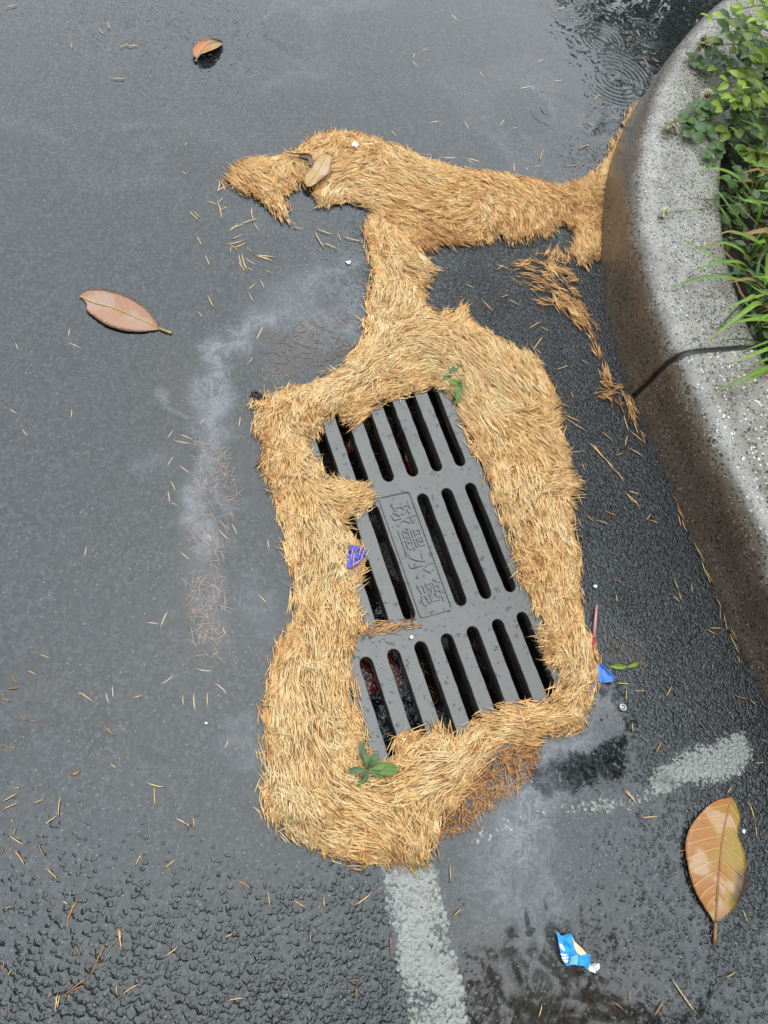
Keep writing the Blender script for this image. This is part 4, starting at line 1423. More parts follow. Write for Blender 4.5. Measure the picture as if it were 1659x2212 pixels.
tree = empty('overhanging_tree', (2.9, 3.0, .095), 'dark leafy tree leaning over the planting bed, mirrored in the puddle', 'tree')
V, F = leaf_cloud([(2.55, 3.7, 3.3, 1.75, 1.9, .7), (2.3, 9.0, 3.2, 2.9, 2.2, .55), (2.38, -.55, 3.1, 1.25, 1.15, .5)], 5200, .05, 3)
V2, F2 = leaf_cloud([(1.76 + .815 * q, 1.32 + .574 * q, 3.0, .105, .105, .08) for q in (-.28, -.19, -.1, 0, .1, .19, .28)], 150000, .03, 6)  # unseen leafy limb added so its reflection makes the dark bar in the water
F = np.vstack([F, F2 + len(V)])
V = np.vstack([V, V2])
obj('crown', mesh_from('crown', local(V, tree), F), M_TREE, tree)
tv, tf_ = tube(local(catmull(np.array([(2.9, 3.0, 0), (2.95, 3.05, 1.2), (2.8, 3.2, 2.4), (2.6, 3.5, 3.3)]), .2), tree), np.linspace(.16, .07, len(catmull(np.array([(2.9, 3.0, 0), (2.95, 3.05, 1.2), (2.8, 3.2, 2.4), (2.6, 3.5, 3.3)]), .2))), 10)
obj('trunk', mesh_from('trunk', tv, tf_, smooth=True), M_BARK, tree)
for tgt in ((2.2, 8.4, 3.2), (2.6, -.3, 3.1), (1.75, 1.35, 3.0), (2.2, 3.4, 3.3), (3.2, 3.9, 3.5)):
    pth = catmull(np.array([(2.93, 3.06, 1.5), ((2.93 + tgt[0]) / 2, (3.06 + tgt[1]) / 2, 2.6), tgt]), .25)
    bv, bf = tube(local(pth, tree), np.linspace(.07, .02, len(pth)), 7)
    obj('branch', mesh_from('branch', bv, bf, smooth=True), M_BARK, tree)
g = np.random.default_rng(9)
belt = []  # unseen ring added to darken the low sky in reflections
for i in range(46):
    th = 2 * math.pi * i / 46 + g.uniform(-.05, .05)
    rd = 10.5 + g.uniform(-1, 1)
    hh = 2.0 + g.uniform(-.4, .5) + (2.0 if math.sin(th) < .25 else 0)
    if math.sin(th) < -.35:                            # taller and closer behind the camera, to darken what the stones reflect
        rd, hh = rd * .62, hh * 1.25
    belt.append((rd * math.cos(th), rd * math.sin(th) + 1, hh * .75, 1.25, 1.25, hh))
V, F = leaf_cloud(belt, 70, .26, 4)
V[:, 2] = np.maximum(V[:, 2], .02)
obj('unseen_tree_belt', mesh_from('unseen_tree_belt', V, F), M_TREE, kind='stuff', label='dark belt of trees added out of view round the parking area to darken reflections')

# ------------------------------------------------------------------ strand of needles lying across the grate
heap('pine_needle_strand', GG([(783, 1362), (800, 1352), (840, 1350), (880, 1338), (896, 1332), (893, 1350), (850, 1362), (800, 1366)]), None, 60000, .006, .66,
     'small strand of straw needles lying across the grate below its left middle slots', bed=False)


# ------------------------------------------------------------------ fallen leaves
def dead_leaf_material(name, a, b, pale, dark, rim=.86, pale_at=.55, rough=.22, blotch=(0, 0, 0), gain=.76):
    t = NT(name)
    lu, lv = t.attr('lu'), t.attr('lv')
    a, b, pale = [tuple(x * gain for x in q) for q in (a, b, pale)]
    p = t.pos()
    av = t.math('ABSOLUTE', lv)
    n1 = t.noise(p, 26, 3, .55)
    n2 = t.noise(p, 120, 3, .6)
    c = t.mix(t.rng(t.math('ADD', n1, t.math('MULTIPLY', lv, .30)), .38, .62), a, b)
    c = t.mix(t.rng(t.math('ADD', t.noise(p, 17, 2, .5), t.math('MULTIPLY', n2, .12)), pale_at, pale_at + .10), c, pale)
    ve = t.math('ABSOLUTE', t.math('SUBTRACT', t.math('FRACT', t.math('MULTIPLY_ADD', av, -1.6, t.math('MULTIPLY', lu, 11))), .5))
    c = t.mix(t.rng(ve, .0, .10, .40, 0), c, tuple(min(1, x * 1.5) for x in pale))
    c = t.mix(t.rng(t.math('ADD', av, t.math('MULTIPLY', t.math('SUBTRACT', n2, .5), .25)), rim, rim + .12), c, dark)
    bl = t.math('MULTIPLY', t.rng(t.math('MULTIPLY', lv, blotch[0]), .5, .8), t.math('MULTIPLY', t.rng(lu, blotch[1], blotch[1] + .1), t.rng(lu, blotch[2] - .1, blotch[2], 1, 0)))
    c = t.mix(t.math('MULTIPLY', bl, .85), c, t.mix(.3, dark, (.12, .08, .09)))
    spots = t.voro(p, 170)
    sp = t.math('MULTIPLY', t.math('LESS_THAN', spots.outputs['Distance'], .16), t.math('GREATER_THAN', t.n('SeparateColor', {0: spots.outputs['Color']}).outputs[0], .93))
    c = t.mix(t.math('MULTIPLY', sp, .7), c, dark)
    h = t.math('MULTIPLY_ADD', t.rng(ve, 0, .2, 1, 0), 1.0, t.math('MULTIPLY', n2, .4))
    return t.done(t.bsdf(c, t.rng(n1, .3, .7, rough, rough + .14), .55, t.bump(h, .0006)))


def resample(P, n):
    P = np.asarray(P, dtype=float)
    d = np.r_[0, np.cumsum(np.linalg.norm(np.diff(P, axis=0), axis=1))]
    u = np.linspace(0, d[-1], n)
    return np.c_[np.interp(u, d, P[:, 0]), np.interp(u, d, P[:, 1])]


def smooth2(P, n):
    return resample(catmull(np.asarray(P, dtype=float), 2.0), n)


def fallen_leaf(name, label, left, right, mid, stalk, zfun, mat, mat_rib, cat='fallen leaf', n=34, m=7, thick=.0006, stalk_r=.0017):
    """a leaf built from its two margins and its midrib; zfun(u, v) is its height"""
    Lp, Rp, Mp = smooth2(left, n), smooth2(right, n), smooth2(mid, n)
    base = G3(*Mp[n // 2], 0)
    root = empty(name, base, label, cat)
    V, A, B = [], [], []
    vs = np.linspace(-1, 1, 2 * m + 1)
    for i in range(n):
        u = i / (n - 1)
        for v in vs:
            q = Mp[i] + (Lp[i] - Mp[i]) * max(0, -v) + (Rp[i] - Mp[i]) * max(0, v)
            V.append(G3(q[0], q[1], zfun(u, v)))
            A.append(u)
            B.append(v)
    k = len(vs)
    F = [(i * k + j, i * k + j + 1, (i + 1) * k + j + 1, (i + 1) * k + j) for i in range(n - 1) for j in range(k - 1)]
    V = np.array(V)
    N = len(V)
    Vb = V - np.array([0, 0, thick])
    Fb = [tuple(x + N for x in f[::-1]) for f in F]
    rim = [i * k for i in range(n)] + [(n - 1) * k + j for j in range(1, k)] + [i * k + k - 1 for i in range(n - 2, -1, -1)] + [j for j in range(k - 2, 0, -1)]
    Fr = [(rim[i], rim[(i + 1) % len(rim)], rim[(i + 1) % len(rim)] + N, rim[i] + N) for i in range(len(rim))]
    blade = obj('blade', mesh_from('blade', local(np.vstack([V, Vb]), root), F + Fb + Fr, {'lu': A * 2, 'lv': B * 2}, smooth=True), mat, root)
    path = [G3(Mp[i][0], Mp[i][1], zfun(i / (n - 1), 0) + .0004) for i in range(n)]
    rad = np.linspace(.0007, stalk_r * .85, n)
    tv, tf2 = tube(local(path, root), rad, 6)
    obj('midrib', mesh_from('midrib', tv, tf2, smooth=True), mat_rib, root)
    sp = catmull(np.array([G3(*q) for q in stalk]), .008)
    tv, tf2 = tube(local(sp, root), np.linspace(stalk_r, stalk_r * 1.15, len(sp)), 8)
    obj('stalk', mesh_from('stalk', tv, tf2, smooth=True), mat_rib, root)
    return root


def sc(pts, ox, oy, k):
    return [(ox + x * k, oy + y * k) for x, y in pts]


M_BIG = dead_leaf_material('golden_dead_leaf', (.40, .155, .030), (.36, .215, .025), (.50, .30, .15), (.060, .026, .012), rim=.95, pale_at=.60, blotch=(1, .50, .86), gain=.92)  # pale blotches paint the dull waxy glare into the leaf colour
M_LEFTLEAF = dead_leaf_material('pinkish_dead_leaf', (.42, .18, .080), (.44, .215, .105), (.46, .27, .19), (.10, .036, .012), rim=.80, pale_at=.52, rough=.28)
M_CURL = dead_leaf_material('orange_dead_leaf', (.58, .19, .026), (.62, .26, .05), (.56, .33, .19), (.22, .065, .014), rim=.90, pale_at=.50)
M_MATLEAF = dead_leaf_material('yellow_dead_leaf', (.58, .36, .12), (.56, .34, .12), (.60, .42, .24), (.30, .12, .03), rim=.78, pale_at=.6, blotch=(1, .5, .8))
M_RIB = plain('leaf_rib', (.26, .13, .045), .4, .5)
M_RIB_Y = plain('pale_leaf_rib', (.46, .31, .10), .4, .5)
M_RIB_GREY = plain('grey_leaf_stalk', (.20, .16, .10), .45, .5)

k_, ox, oy = .175, 1437.8, 1686.7
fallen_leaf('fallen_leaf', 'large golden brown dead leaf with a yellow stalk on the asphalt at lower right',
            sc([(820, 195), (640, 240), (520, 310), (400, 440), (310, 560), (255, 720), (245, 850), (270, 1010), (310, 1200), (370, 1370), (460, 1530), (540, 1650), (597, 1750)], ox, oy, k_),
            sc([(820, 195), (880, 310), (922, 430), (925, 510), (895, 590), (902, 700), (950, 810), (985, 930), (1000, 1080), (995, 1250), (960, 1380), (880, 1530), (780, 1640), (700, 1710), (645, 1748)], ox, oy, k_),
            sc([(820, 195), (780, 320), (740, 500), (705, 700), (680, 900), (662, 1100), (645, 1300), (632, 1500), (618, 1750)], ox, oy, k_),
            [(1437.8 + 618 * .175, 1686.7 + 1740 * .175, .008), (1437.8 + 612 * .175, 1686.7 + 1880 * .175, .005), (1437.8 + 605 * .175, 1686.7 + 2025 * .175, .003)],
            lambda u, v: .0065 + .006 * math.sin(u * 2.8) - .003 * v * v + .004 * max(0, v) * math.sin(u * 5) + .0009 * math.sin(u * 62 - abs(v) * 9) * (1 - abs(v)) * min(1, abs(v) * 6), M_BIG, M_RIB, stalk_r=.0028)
k_, ox, oy = .15, 138.3, 608.3
fallen_leaf('fallen_leaf', 'pinkish brown dead leaf with dark margins and one torn end, floating at left',
            sc([(1375, 668), (1330, 580), (1240, 450), (1130, 340), (960, 230), (760, 150), (560, 105), (400, 105), (290, 140), (220, 205)], ox, oy, k_),
            sc([(1375, 690), (1250, 710), (1080, 725), (880, 710), (720, 670), (590, 620), (470, 540), (380, 470), (315, 400), (330, 330), (260, 240)], ox, oy, k_),
            sc([(1375, 678), (1200, 590), (1000, 500), (800, 410), (640, 355), (460, 310), (230, 215)], ox, oy, k_),
            [(138.3 + 1370 * .15, 608.3 + 676 * .15, .006), (138.3 + 1460 * .15, 608.3 + 712 * .15, .006), (138.3 + 1545 * .15, 608.3 + 745 * .15, .005)],
            lambda u, v: .0046 + .003 * v * v * (.4 + .6 * math.sin(u * 3)) + .001 * u, M_LEFTLEAF, M_RIB_Y, stalk_r=.0026)
k_, ox, oy = .0833, 387.1, 66.4
fallen_leaf('fallen_leaf', 'small curled orange leaf with one edge lifted off the wet road, top left',
            sc([(430, 690), (375, 620), (352, 500), (390, 410), (500, 290), (620, 235), (780, 195), (900, 200), (1050, 240), (1130, 285)], ox, oy, k_),
            sc([(490, 700), (560, 610), (700, 560), (830, 510), (950, 460), (1060, 390), (1132, 300)], ox, oy, k_),
            sc([(455, 695), (560, 545), (640, 440), (760, 340), (900, 295), (1130, 292)], ox, oy, k_),
            [(387.1 + 455 * .0833, 66.4 + 690 * .0833, .006), (387.1 + 445 * .0833, 66.4 + 740 * .0833, .004), (387.1 + 440 * .0833, 66.4 + 800 * .0833, .004)],
            lambda u, v: .006 + .018 * max(0, v) ** 1.3 * math.sin(math.pi * (.15 + .8 * u)) + .006 * max(0, -v) ** 2, M_CURL, M_RIB_GREY, stalk_r=.0026)
k_, ox, oy = .1333, 608.3, 276.5
fallen_leaf('fallen_leaf', 'yellow dead leaf half buried in the needle drift near its left end',
            sc([(760, 395), (650, 420), (540, 530), (480, 640), (400, 720), (372, 780), (365, 860), (398, 940)], ox, oy, k_),
            sc([(760, 395), (830, 480), (805, 560), (795, 650), (765, 740), (655, 820), (560, 900), (480, 945), (402, 945)], ox, oy, k_),
            sc([(755, 398), (680, 520), (600, 680), (520, 800), (400, 943)], ox, oy, k_),
            [(608.3 + 755 * .1333, 276.5 + 398 * .1333, .022), (608.3 + 770 * .1333, 276.5 + 380 * .1333, .02), (608.3 + 785 * .1333, 276.5 + 360 * .1333, .016)],
            lambda u, v: .0245 - .012 * u ** 2 + .003 * v * v, M_MATLEAF, M_RIB_Y, stalk_r=.0013)
M_GREYLEAF = dead_leaf_material('greyish_dead_leaf', (.22, .15, .10), (.26, .19, .13), (.33, .26, .21), (.12, .07, .04))
fallen_leaf('fallen_leaf', 'grey brown scrap of curled dead leaf stuck in the drift beside the yellow leaf',
            sc([(110, 405), (280, 440), (350, 480), (430, 500), (430, 590)], ox, oy, k_), sc([(110, 400), (300, 410), (440, 412), (510, 505), (475, 605)], ox, oy, k_),
            sc([(110, 402), (290, 425), (400, 450), (470, 510), (450, 600)], ox, oy, k_),
            [(608.3 + 110 * .1333, 276.5 + 402 * .1333, .018), (608.3 + 95 * .1333, 276.5 + 400 * .1333, .017), (608.3 + 80 * .1333, 276.5 + 399 * .1333, .016)],
            lambda u, v: .022 + .006 * v * v, M_GREYLEAF, M_RIB_GREY, n=18, m=4, stalk_r=.001)


# ------------------------------------------------------------------ litter
def sheet(outline, zfun, cuts=3, thick=.0006, crumple=.0012, seed=0):
    """a torn piece of foil or paper: outline on the photograph, its own heights and creases"""
    bm = bmesh.new()
    c = np.mean(np.array(outline), axis=0)
    vs = [bm.verts.new(G3(x, y, 0)) for x, y in outline]
    f = bm.faces.new(vs)
    bmesh.ops.triangulate(bm, faces=[f])
    for _ in range(cuts):
        bmesh.ops.subdivide_edges(bm, edges=bm.edges[:], cuts=1, use_grid_fill=True)
    P = np.array([v.co[:2] for v in bm.verts])
    lo, hi = P.min(0), P.max(0)
    for v in bm.verts:
        u, w_ = (np.array(v.co[:2]) - lo) / (hi - lo + 1e-9)
        z = zfun(u, w_) + crumple * (mnoise.noise(Vector((v.co.x * 90, v.co.y * 90, seed))) + .6 * abs(mnoise.noise(Vector((v.co.x * 45, v.co.y * 45, seed + 5)))))
        k = (HC - z) / HC
        v.co = Vector((v.co.x * k, v.co.y * k, z))
    bmesh.ops.recalc_face_normals(bm, faces=bm.faces[:])
    if sum(f.normal.z for f in bm.faces) < 0:
        bmesh.ops.reverse_faces(bm, faces=bm.faces[:])
    top = bm.faces[:]
    rimv = [e for e in bm.edges if e.is_boundary]
    low = {v: bm.verts.new(v.co - Vector((0, 0, thick))) for v in bm.verts[:]}
    for f in top:
        bm.faces.new([low[v] for v in reversed(f.verts)])
    for e in rimv:
        l = e.link_loops[0]
        a_, b_ = l.vert, l.link_loop_next.vert
        bm.faces.new((b_, a_, low[a_], low[b_]))
    me = bpy.data.meshes.new('sheet')
    bm.to_mesh(me)
    bm.free()
    return me


def sheet_obj(name, outline, zfun, mat, root, **kw):
    me = sheet(outline, zfun, **kw)
    me.name = name
    me.transform(Matrix.Translation(-Vector(root.location)))
    return obj(name, me, mat, root)


M_CYAN = plain('cyan_wrapper_film', (.0, .30, .66), .25, .6, 200, .0006, .2)
M_CYAN_PALE = plain('pale_cyan_panel', (.20, .52, .68), .3, .5)
M_BLUE = plain('blue_wrapper_film', (.035, .16, .50), .16, .7, 120, .0008, .3)
M_BLUE_DEEP = plain('deep_blue_edge', (.015, .08, .32), .2, .6)
M_VIOLET = plain('violet_blue_film', (.045, .035, .40), .16, .7, 120, .0012, .4)
M_CREAM = plain('torn_cream_paper', (.72, .60, .40), .6, .3, 150, .0005, .12)
M_FOIL = plain('crumpled_foil', (.55, .55, .55), .2, .6, 300, .002, .2, Metallic=.8)
M_WHITE = plain('white_paper', (.62, .62, .60), .5, .4, 200, .0005, .08)
M_PRINT = plain('white_print', (.66, .74, .86), .4, .4, 300, .0003, .15)
M_PINK = plain('pink_plastic', (.55, .25, .28), .35, .5, 100, .0004, .15)
M_RED = plain('red_plastic', (.36, .03, .05), .3, .5)
M_RUBBER = plain('black_rubber', (.010, .010, .010), .22, .6, 120, .001, .3)

k_, ox, oy = .1333, 1161.3, 1963.0
wr = empty('snack_wrapper', G3(1240, 2055, 0), 'torn bright cyan snack wrapper with white print, in the dark wet patch at bottom', 'wrapper')
zf = lambda u, v: .0035 + .010 * u * (1 - u) + .004 * v + .004 * abs(math.sin(u * 5 + v * 3))
sheet_obj('film', sc([(300, 350), (385, 440), (500, 405), (560, 420), (590, 560), (600, 660), (650, 740), (700, 755), (780, 740), (850, 740), (860, 870), (790, 995), (760, 930), (600, 910), (470, 925), (400, 830), (345, 600), (335, 500)], ox, oy, k_), zf, M_CYAN, wr)
sheet_obj('pale_panel', sc([(545, 775), (650, 740), (655, 800), (640, 905), (510, 905)], ox, oy, k_), lambda u, v: .0115 + .002 * v, M_CYAN_PALE, wr, cuts=1, crumple=.0004)
sheet_obj('torn_paper', sc([(560, 435), (600, 530), (720, 640), (790, 722), (775, 742), (700, 758), (640, 722), (598, 640)], ox, oy, k_), lambda u, v: .0135, M_CREAM, wr, cuts=2, crumple=.0006)
sheet_obj('foil_lining', sc([(800, 985), (850, 900), (930, 870), (1005, 890), (1010, 960), (940, 1045), (880, 1025)], ox, oy, k_), lambda u, v: .004, M_FOIL, wr, cuts=2, crumple=.003)
for q in ([(352, 560), (400, 580), (432, 640), (445, 690), (415, 680), (375, 640), (355, 600)], [(370, 722), (440, 730), (478, 740), (480, 762), (400, 770), (378, 750)], [(382, 780), (450, 775), (500, 775), (505, 800), (470, 812), (405, 815)],
          [(405, 825), (470, 822), (500, 828), (495, 858), (470, 882), (430, 860)]):
    sheet_obj('print_patch', sc(q, ox, oy, k_), lambda u, v: .0108, M_PRINT, wr, cuts=1, crumple=.0003, thick=.0003)

k_, ox, oy = .1333, 1216.6, 1271.9
w2 = empty('blue_wrapper', G3(1302, 1462, 0), 'flat blue wrapper sticking out from under the right side of the needle mat', 'wrapper')
sheet_obj('film', sc([(520, 1250), (600, 1205), (700, 1290), (860, 1440), (815, 1500), (640, 1525), (560, 1480), (500, 1600), (440, 1680), (430, 1500)], ox, oy, k_), lambda u, v: .0055 + .002 * u, M_BLUE, w2, crumple=.0015)
sheet_obj('sealed_edge', sc([(605, 1208), (625, 1212), (862, 1432), (845, 1462), (700, 1330), (610, 1240)], ox, oy, k_), lambda u, v: .0085, M_BLUE_DEEP, w2, cuts=1, crumple=.0006)
w3 = empty('blue_scrap', G3(771, 1205, 0), 'violet blue plastic scrap caught in needles at the left rim of the grate', 'plastic scrap')
sheet_obj('film', sc([(500, 330), (600, 340), (755, 420), (735, 520), (660, 600), (550, 690), (490, 720), (440, 700), (440, 500)], 691.3, 1133.7, .1333), lambda u, v: .020 + .004 * u, M_VIOLET, w3, crumple=.004)
V, F, T = needles(np.array([G3(778, 1190, .027), G3(783, 1200, .027), G3(764, 1208, .027), G3(770, 1216, .027), G3(785, 1178, .027), G3(760, 1196, .027)]),
                  np.array([2.0, 1.9, 2.1, 1.3, 2.6, 2.0]) - .2, np.zeros(6), np.full(6, .034), np.full(6, .0022), np.full(6, .05), np.array([.7, .75, .65, .8, .8, .6]), 'x')
obj('stray_needles', mesh_from('stray_needles', V, F, {'tint': T}), M_NEEDLE, kind='stuff', label='few straw needles lying over the violet blue scrap')

st = empty('lolly_stick', G3(1285, 1356, 0), 'pink plastic lolly stick with a red end beside the right edge of the needle mat', 'lolly stick')
pth = [G3(1289, 1308, .0055), G3(1286, 1340, .0055), G3(1283, 1378, .0058)]
V, F = tube(local(pth, st), np.array([.0026, .0029, .0027]), 10)
obj('shaft', mesh_from('shaft', V, F, smooth=True), M_PINK, st)
V, F = tube(local([G3(1283, 1378, .0058), G3(1281, 1396, .006), G3(1279, 1412, .006)], st), np.array([.00285, .0028, .0026]), 10)
obj('red_end', mesh_from('red_end', V, F, smooth=True), M_RED, st)

rb = empty('rubber_scrap', G3(556, 856, 0), 'twisted lump of black rubber at the upper left corner of the needle mat', 'rubber scrap')
cpx = G3(556, 856, .006)
spiral = [cpx + np.array([math.cos(t_) * (.012 - .0012 * t_), math.sin(t_) * (.009 - .0009 * t_), .0012 * t_]) for t_ in np.linspace(0, 7.5, 40)]
V, F = tube(local(spiral, rb), np.linspace(.0030, .0022, 40), 8)
obj('coil', mesh_from('coil', V, F, smooth=True), M_RUBBER, rb)
arc = [cpx + np.array([-.014 + .007 * q, -.002 + .008 * math.sin(q * 1.1), .003 + .003 * math.sin(q)]) for q in np.linspace(0, 4.2, 18)]
V, F = tube(local(arc, rb), np.linspace(.0035, .0026, 18), 8)
obj('coil', mesh_from('coil', V, F, smooth=True), M_RUBBER, rb)
V, F = tube(local([cpx + np.array([.004, -.006, -.003]), cpx + np.array([.012, -.003, .0]), cpx + np.array([.016, .004, .002])], rb), np.array([.004, .0045, .003]), 8)
obj('stub', mesh_from('stub', V, F, smooth=True), M_RUBBER, rb)

for lab, c, r_, z, sd_ in (('ragged white paper flake on top of the needle drift', (767, 311), 9, .028, 1), ('white paper flake in the grey water below the drift', (753, 566), 6, .0042, 2),
                           ('white chip on the asphalt right of the needle mat', (1287, 1266), 5, .004, 3), ('white chip beside the large golden leaf', (1607, 1796), 6, .004, 4),
                           ('tiny white crumb in the grey water at lower left', (445, 1561), 4, .004, 5), ('small white fleck at the right end of the strand on the grate', (889, 1376), 5, .0075, 6),
                           ('pale crumb on the needles at the lower edge of the grate', (873, 1597), 4, .02, 7)):
    g_ = random.Random(sd_)
    root = empty('paper_flake', G3(*c, 0), lab, 'paper flake')
    ol = [(c[0] + r_ * g_.uniform(.45, 1.1) * math.cos(a), c[1] + r_ * g_.uniform(.4, 1.05) * math.sin(a)) for a in np.linspace(0, 6.28, 15)[:-1]]
    sheet_obj('flake', ol, lambda u, v, z=z: z + .001 * u, M_WHITE, root, cuts=1, crumple=.0012)

ey = empty('metal_eyelet', G3(1346, 1528, 0), 'small round metal eyelet in the shallow film right of the mat', 'eyelet')
ep = G3(1346, 1528, .0045)
ring = [ep + np.array([math.cos(a) * .0058, math.sin(a) * .0058, 0]) for a in np.linspace(0, 2 * math.pi, 21)]
M_METAL = plain('dull_metal', (.55, .52, .45), .3, .5, Metallic=.7)
V, F = tube(local(ring, ey), .0019, 6, cap=False)
obj('rim', mesh_from('rim', V, F, smooth=True), M_METAL, ey)
V, F = tube(local([ep - np.array([0, 0, .002]), ep + np.array([0, 0, .0005]), ep + np.array([0, 0, .0012])], ey), np.array([.004, .0036, .001]), 10)
obj('centre', mesh_from('centre', V, F, smooth=True), M_METAL, ey)

# bag stuck below the grate
M_BAG = plain('black_plastic_film', (.012, .012, .013), .10, 1.0, 45, .012, .4)
M_BAG_RED = plain('dark_red_film', (.16, .022, .012), .18, .8, 60, .006, .4)


def below(name, a0, a1, b0, b1, z, mat, root, amp=.014, seed=0, step=.008):
    xs, ys = np.arange(a0, a1, step), np.arange(b0, b1, step)
    X, Y = np.meshgrid(xs, ys)
    Q = np.array([gw(a, b) for a, b in zip(X.ravel(), Y.ravel())])
    zz = z + amp * np.array([mnoise.noise(Vector((q[0] * 28, q[1] * 28, seed))) + .5 * mnoise.noise(Vector((q[0] * 70, q[1] * 70, seed))) for q in Q])
    idx = np.arange(len(Q)).reshape(len(ys), len(xs))
    F = np.c_[idx[:-1, :-1].ravel(), idx[:-1, 1:].ravel(), idx[1:, 1:].ravel(), idx[1:, :-1].ravel()]
    return obj(name, mesh_from(name, local(np.c_[Q, zz], root), F, smooth=True), mat, root)


bag = empty('plastic_bag', (*gw(-.12, -.28), -.1), 'crumpled black plastic bag with a red patch below the near left grate slots', 'plastic bag')
below('film', -.198, -.04, -.38, -.05, -.085, M_BAG, bag, .016, 1)
below('red_patch', -.195, -.09, -.225, -.155, -.066, M_BAG_RED, bag, .008, 2)
dl = empty('sunken_leaves', (*gw(.1, .33), -.1), 'dark red brown leaves jammed under the far end of the grate slots', 'dead leaves')
for i in range(9):
    a, b = rr.uniform(-.17, .17), rr.uniform(.27, .37)
    p = np.array([*gw(a, b), rr.uniform(-.085, -.07)])
    me = leaf_mesh('leaf', ellip, .07, .03, 6, .3, .5, .03, 50 + i)
    me.materials.append(M_BAG_RED)
    th = rr.uniform(0, 6.28)
    place('leaf', me, dl, p, (math.cos(th), math.sin(th), rr.uniform(-.2, .2)), (0, 0, 1), 1.0)


# ------------------------------------------------------------------ weeds
def weed(name, label, centre, z0, leaves, mat, cat='weed'):
    root = empty(name, G3(*centre, 0), label, cat)
    c = G3(*centre, z0)
    for i, (x, y, z, wd, m_) in enumerate(leaves):
        tip = G3(x, y, z)
        d = tip - c
        L = np.linalg.norm(d)
        me = leaf_mesh('leaf', lambda u: max(.10, math.sin(math.pi * min(1, u ** 1.3)) ** .8), 1.0, wd / L, 9, .25, .18, .018, 80 + i)
        me.materials.append(m_ or mat)
        place('leaf', me, root, c, d, (rr.uniform(-.2, .2), rr.uniform(-.4, 0), 1), L)
    V, F = tube(local([c - np.array([0, 0, .012]), c], root), np.array([.0016, .0014]), 6)
    obj('stem', mesh_from('stem', V, F, smooth=True), M_STEM, root)
    return root


k_, ox, oy = .0833, 912.5, 746.6
weed('weed', 'small bright green seedling with oval leaves at the upper right corner of the grate', (ox + 945 * k_, oy + 1030 * k_), .024,
     [(ox + 690 * k_, oy + 880 * k_, .030, .012, None), (ox + 950 * k_, oy + 805 * k_, .034, .011, None), (ox + 1110 * k_, oy + 985 * k_, .03, .009, None), (ox + 845 * k_, oy + 1205 * k_, .022, .011, None),
      (ox + 925 * k_, oy + 1500 * k_, .015, .014, None), (ox + 1060 * k_, oy + 1130 * k_, .024, .008, None), (ox + 1000 * k_, oy + 900 * k_, .036, .008, None)], M_WEED)
weed('weed', 'limp dull green sprig next to the bright seedling above the grate', (ox + 740 * k_, oy + 780 * k_), .018,
     [(ox + 925 * k_, oy + 450 * k_, .026, .014, None), (ox + 520 * k_, oy + 860 * k_, .016, .009, None), (ox + 690 * k_, oy + 560 * k_, .022, .006, None), (ox + 600 * k_, oy + 740 * k_, .02, .007, None)], M_WEED_DARK)
k_, ox, oy = .1333, 718.9, 1576.0
weed('weed', 'ragged green weed lying on the needles at the lower left corner of the grate', (ox + 570 * k_, oy + 640 * k_), .026,
     [(ox + 435 * k_, oy + 200 * k_, .030, .014, M_WEED_DARK), (ox + 740 * k_, oy + 375 * k_, .032, .018, M_WEED_DARK), (ox + 880 * k_, oy + 555 * k_, .034, .013, None), (ox + 1110 * k_, oy + 640 * k_, .024, .022, None),
      (ox + 860 * k_, oy + 780 * k_, .022, .013, None), (ox + 215 * k_, oy + 680 * k_, .024, .012, M_WEED_DARK), (ox + 490 * k_, oy + 880 * k_, .024, .012, M_WEED_DARK), (ox + 395 * k_, oy + 965 * k_, .022, .008, None),
      (ox + 540 * k_, oy + 400 * k_, .036, .010, None), (ox + 660 * k_, oy + 500 * k_, .036, .009, M_WEED_DARK), (ox + 500 * k_, oy + 330 * k_, .036, .010, M_WEED_DARK)], M_WEED)
k_, ox, oy = .1333, 1216.6, 1271.9
gl = empty('green_leaf', G3(ox + 1040 * k_, oy + 1268 * k_, 0), 'fresh green leaf blade fallen on the asphalt beside the blue wrapper', 'green leaf')
for tip, wd in (((ox + 765 * k_, oy + 1258 * k_), .010), ((ox + 1245 * k_, oy + 1195 * k_), .008)):
    c, tp = G3(ox + 1040 * k_, oy + 1268 * k_, .006), G3(*tip, .005)
    L = np.linalg.norm(tp - c)
    me = leaf_mesh('blade', ellip, 1, wd / L, 8, .3, .15, 0, 3)
    me.materials.append(M_GRASS_BRIGHT)
    place('blade', me, gl, c, tp - c, (0, -.3, 1), L)

# ------------------------------------------------------------------ loose needles, one by one
VAR = {}
for key, tints in (('pale', (.86, .95)), ('tan', (.60, .72)), ('brown', (.24, .38)), ('grey', (.72, .8))):
    VAR[key] = []
    for i in range(5):
        V, F, T = needles(np.zeros((1, 3)), np.zeros(1), np.zeros(1), np.array([.036]), np.array([.0024]), np.array([(i - 2) * .16]), np.array([rr.uniform(*tints)]), 'pine_needle')
        me = mesh_from('pine_needle', V, F, {'tint': T})
        me.materials.append(M_NEEDLE)
        VAR[key].append(me)
NCOUNT = [0]


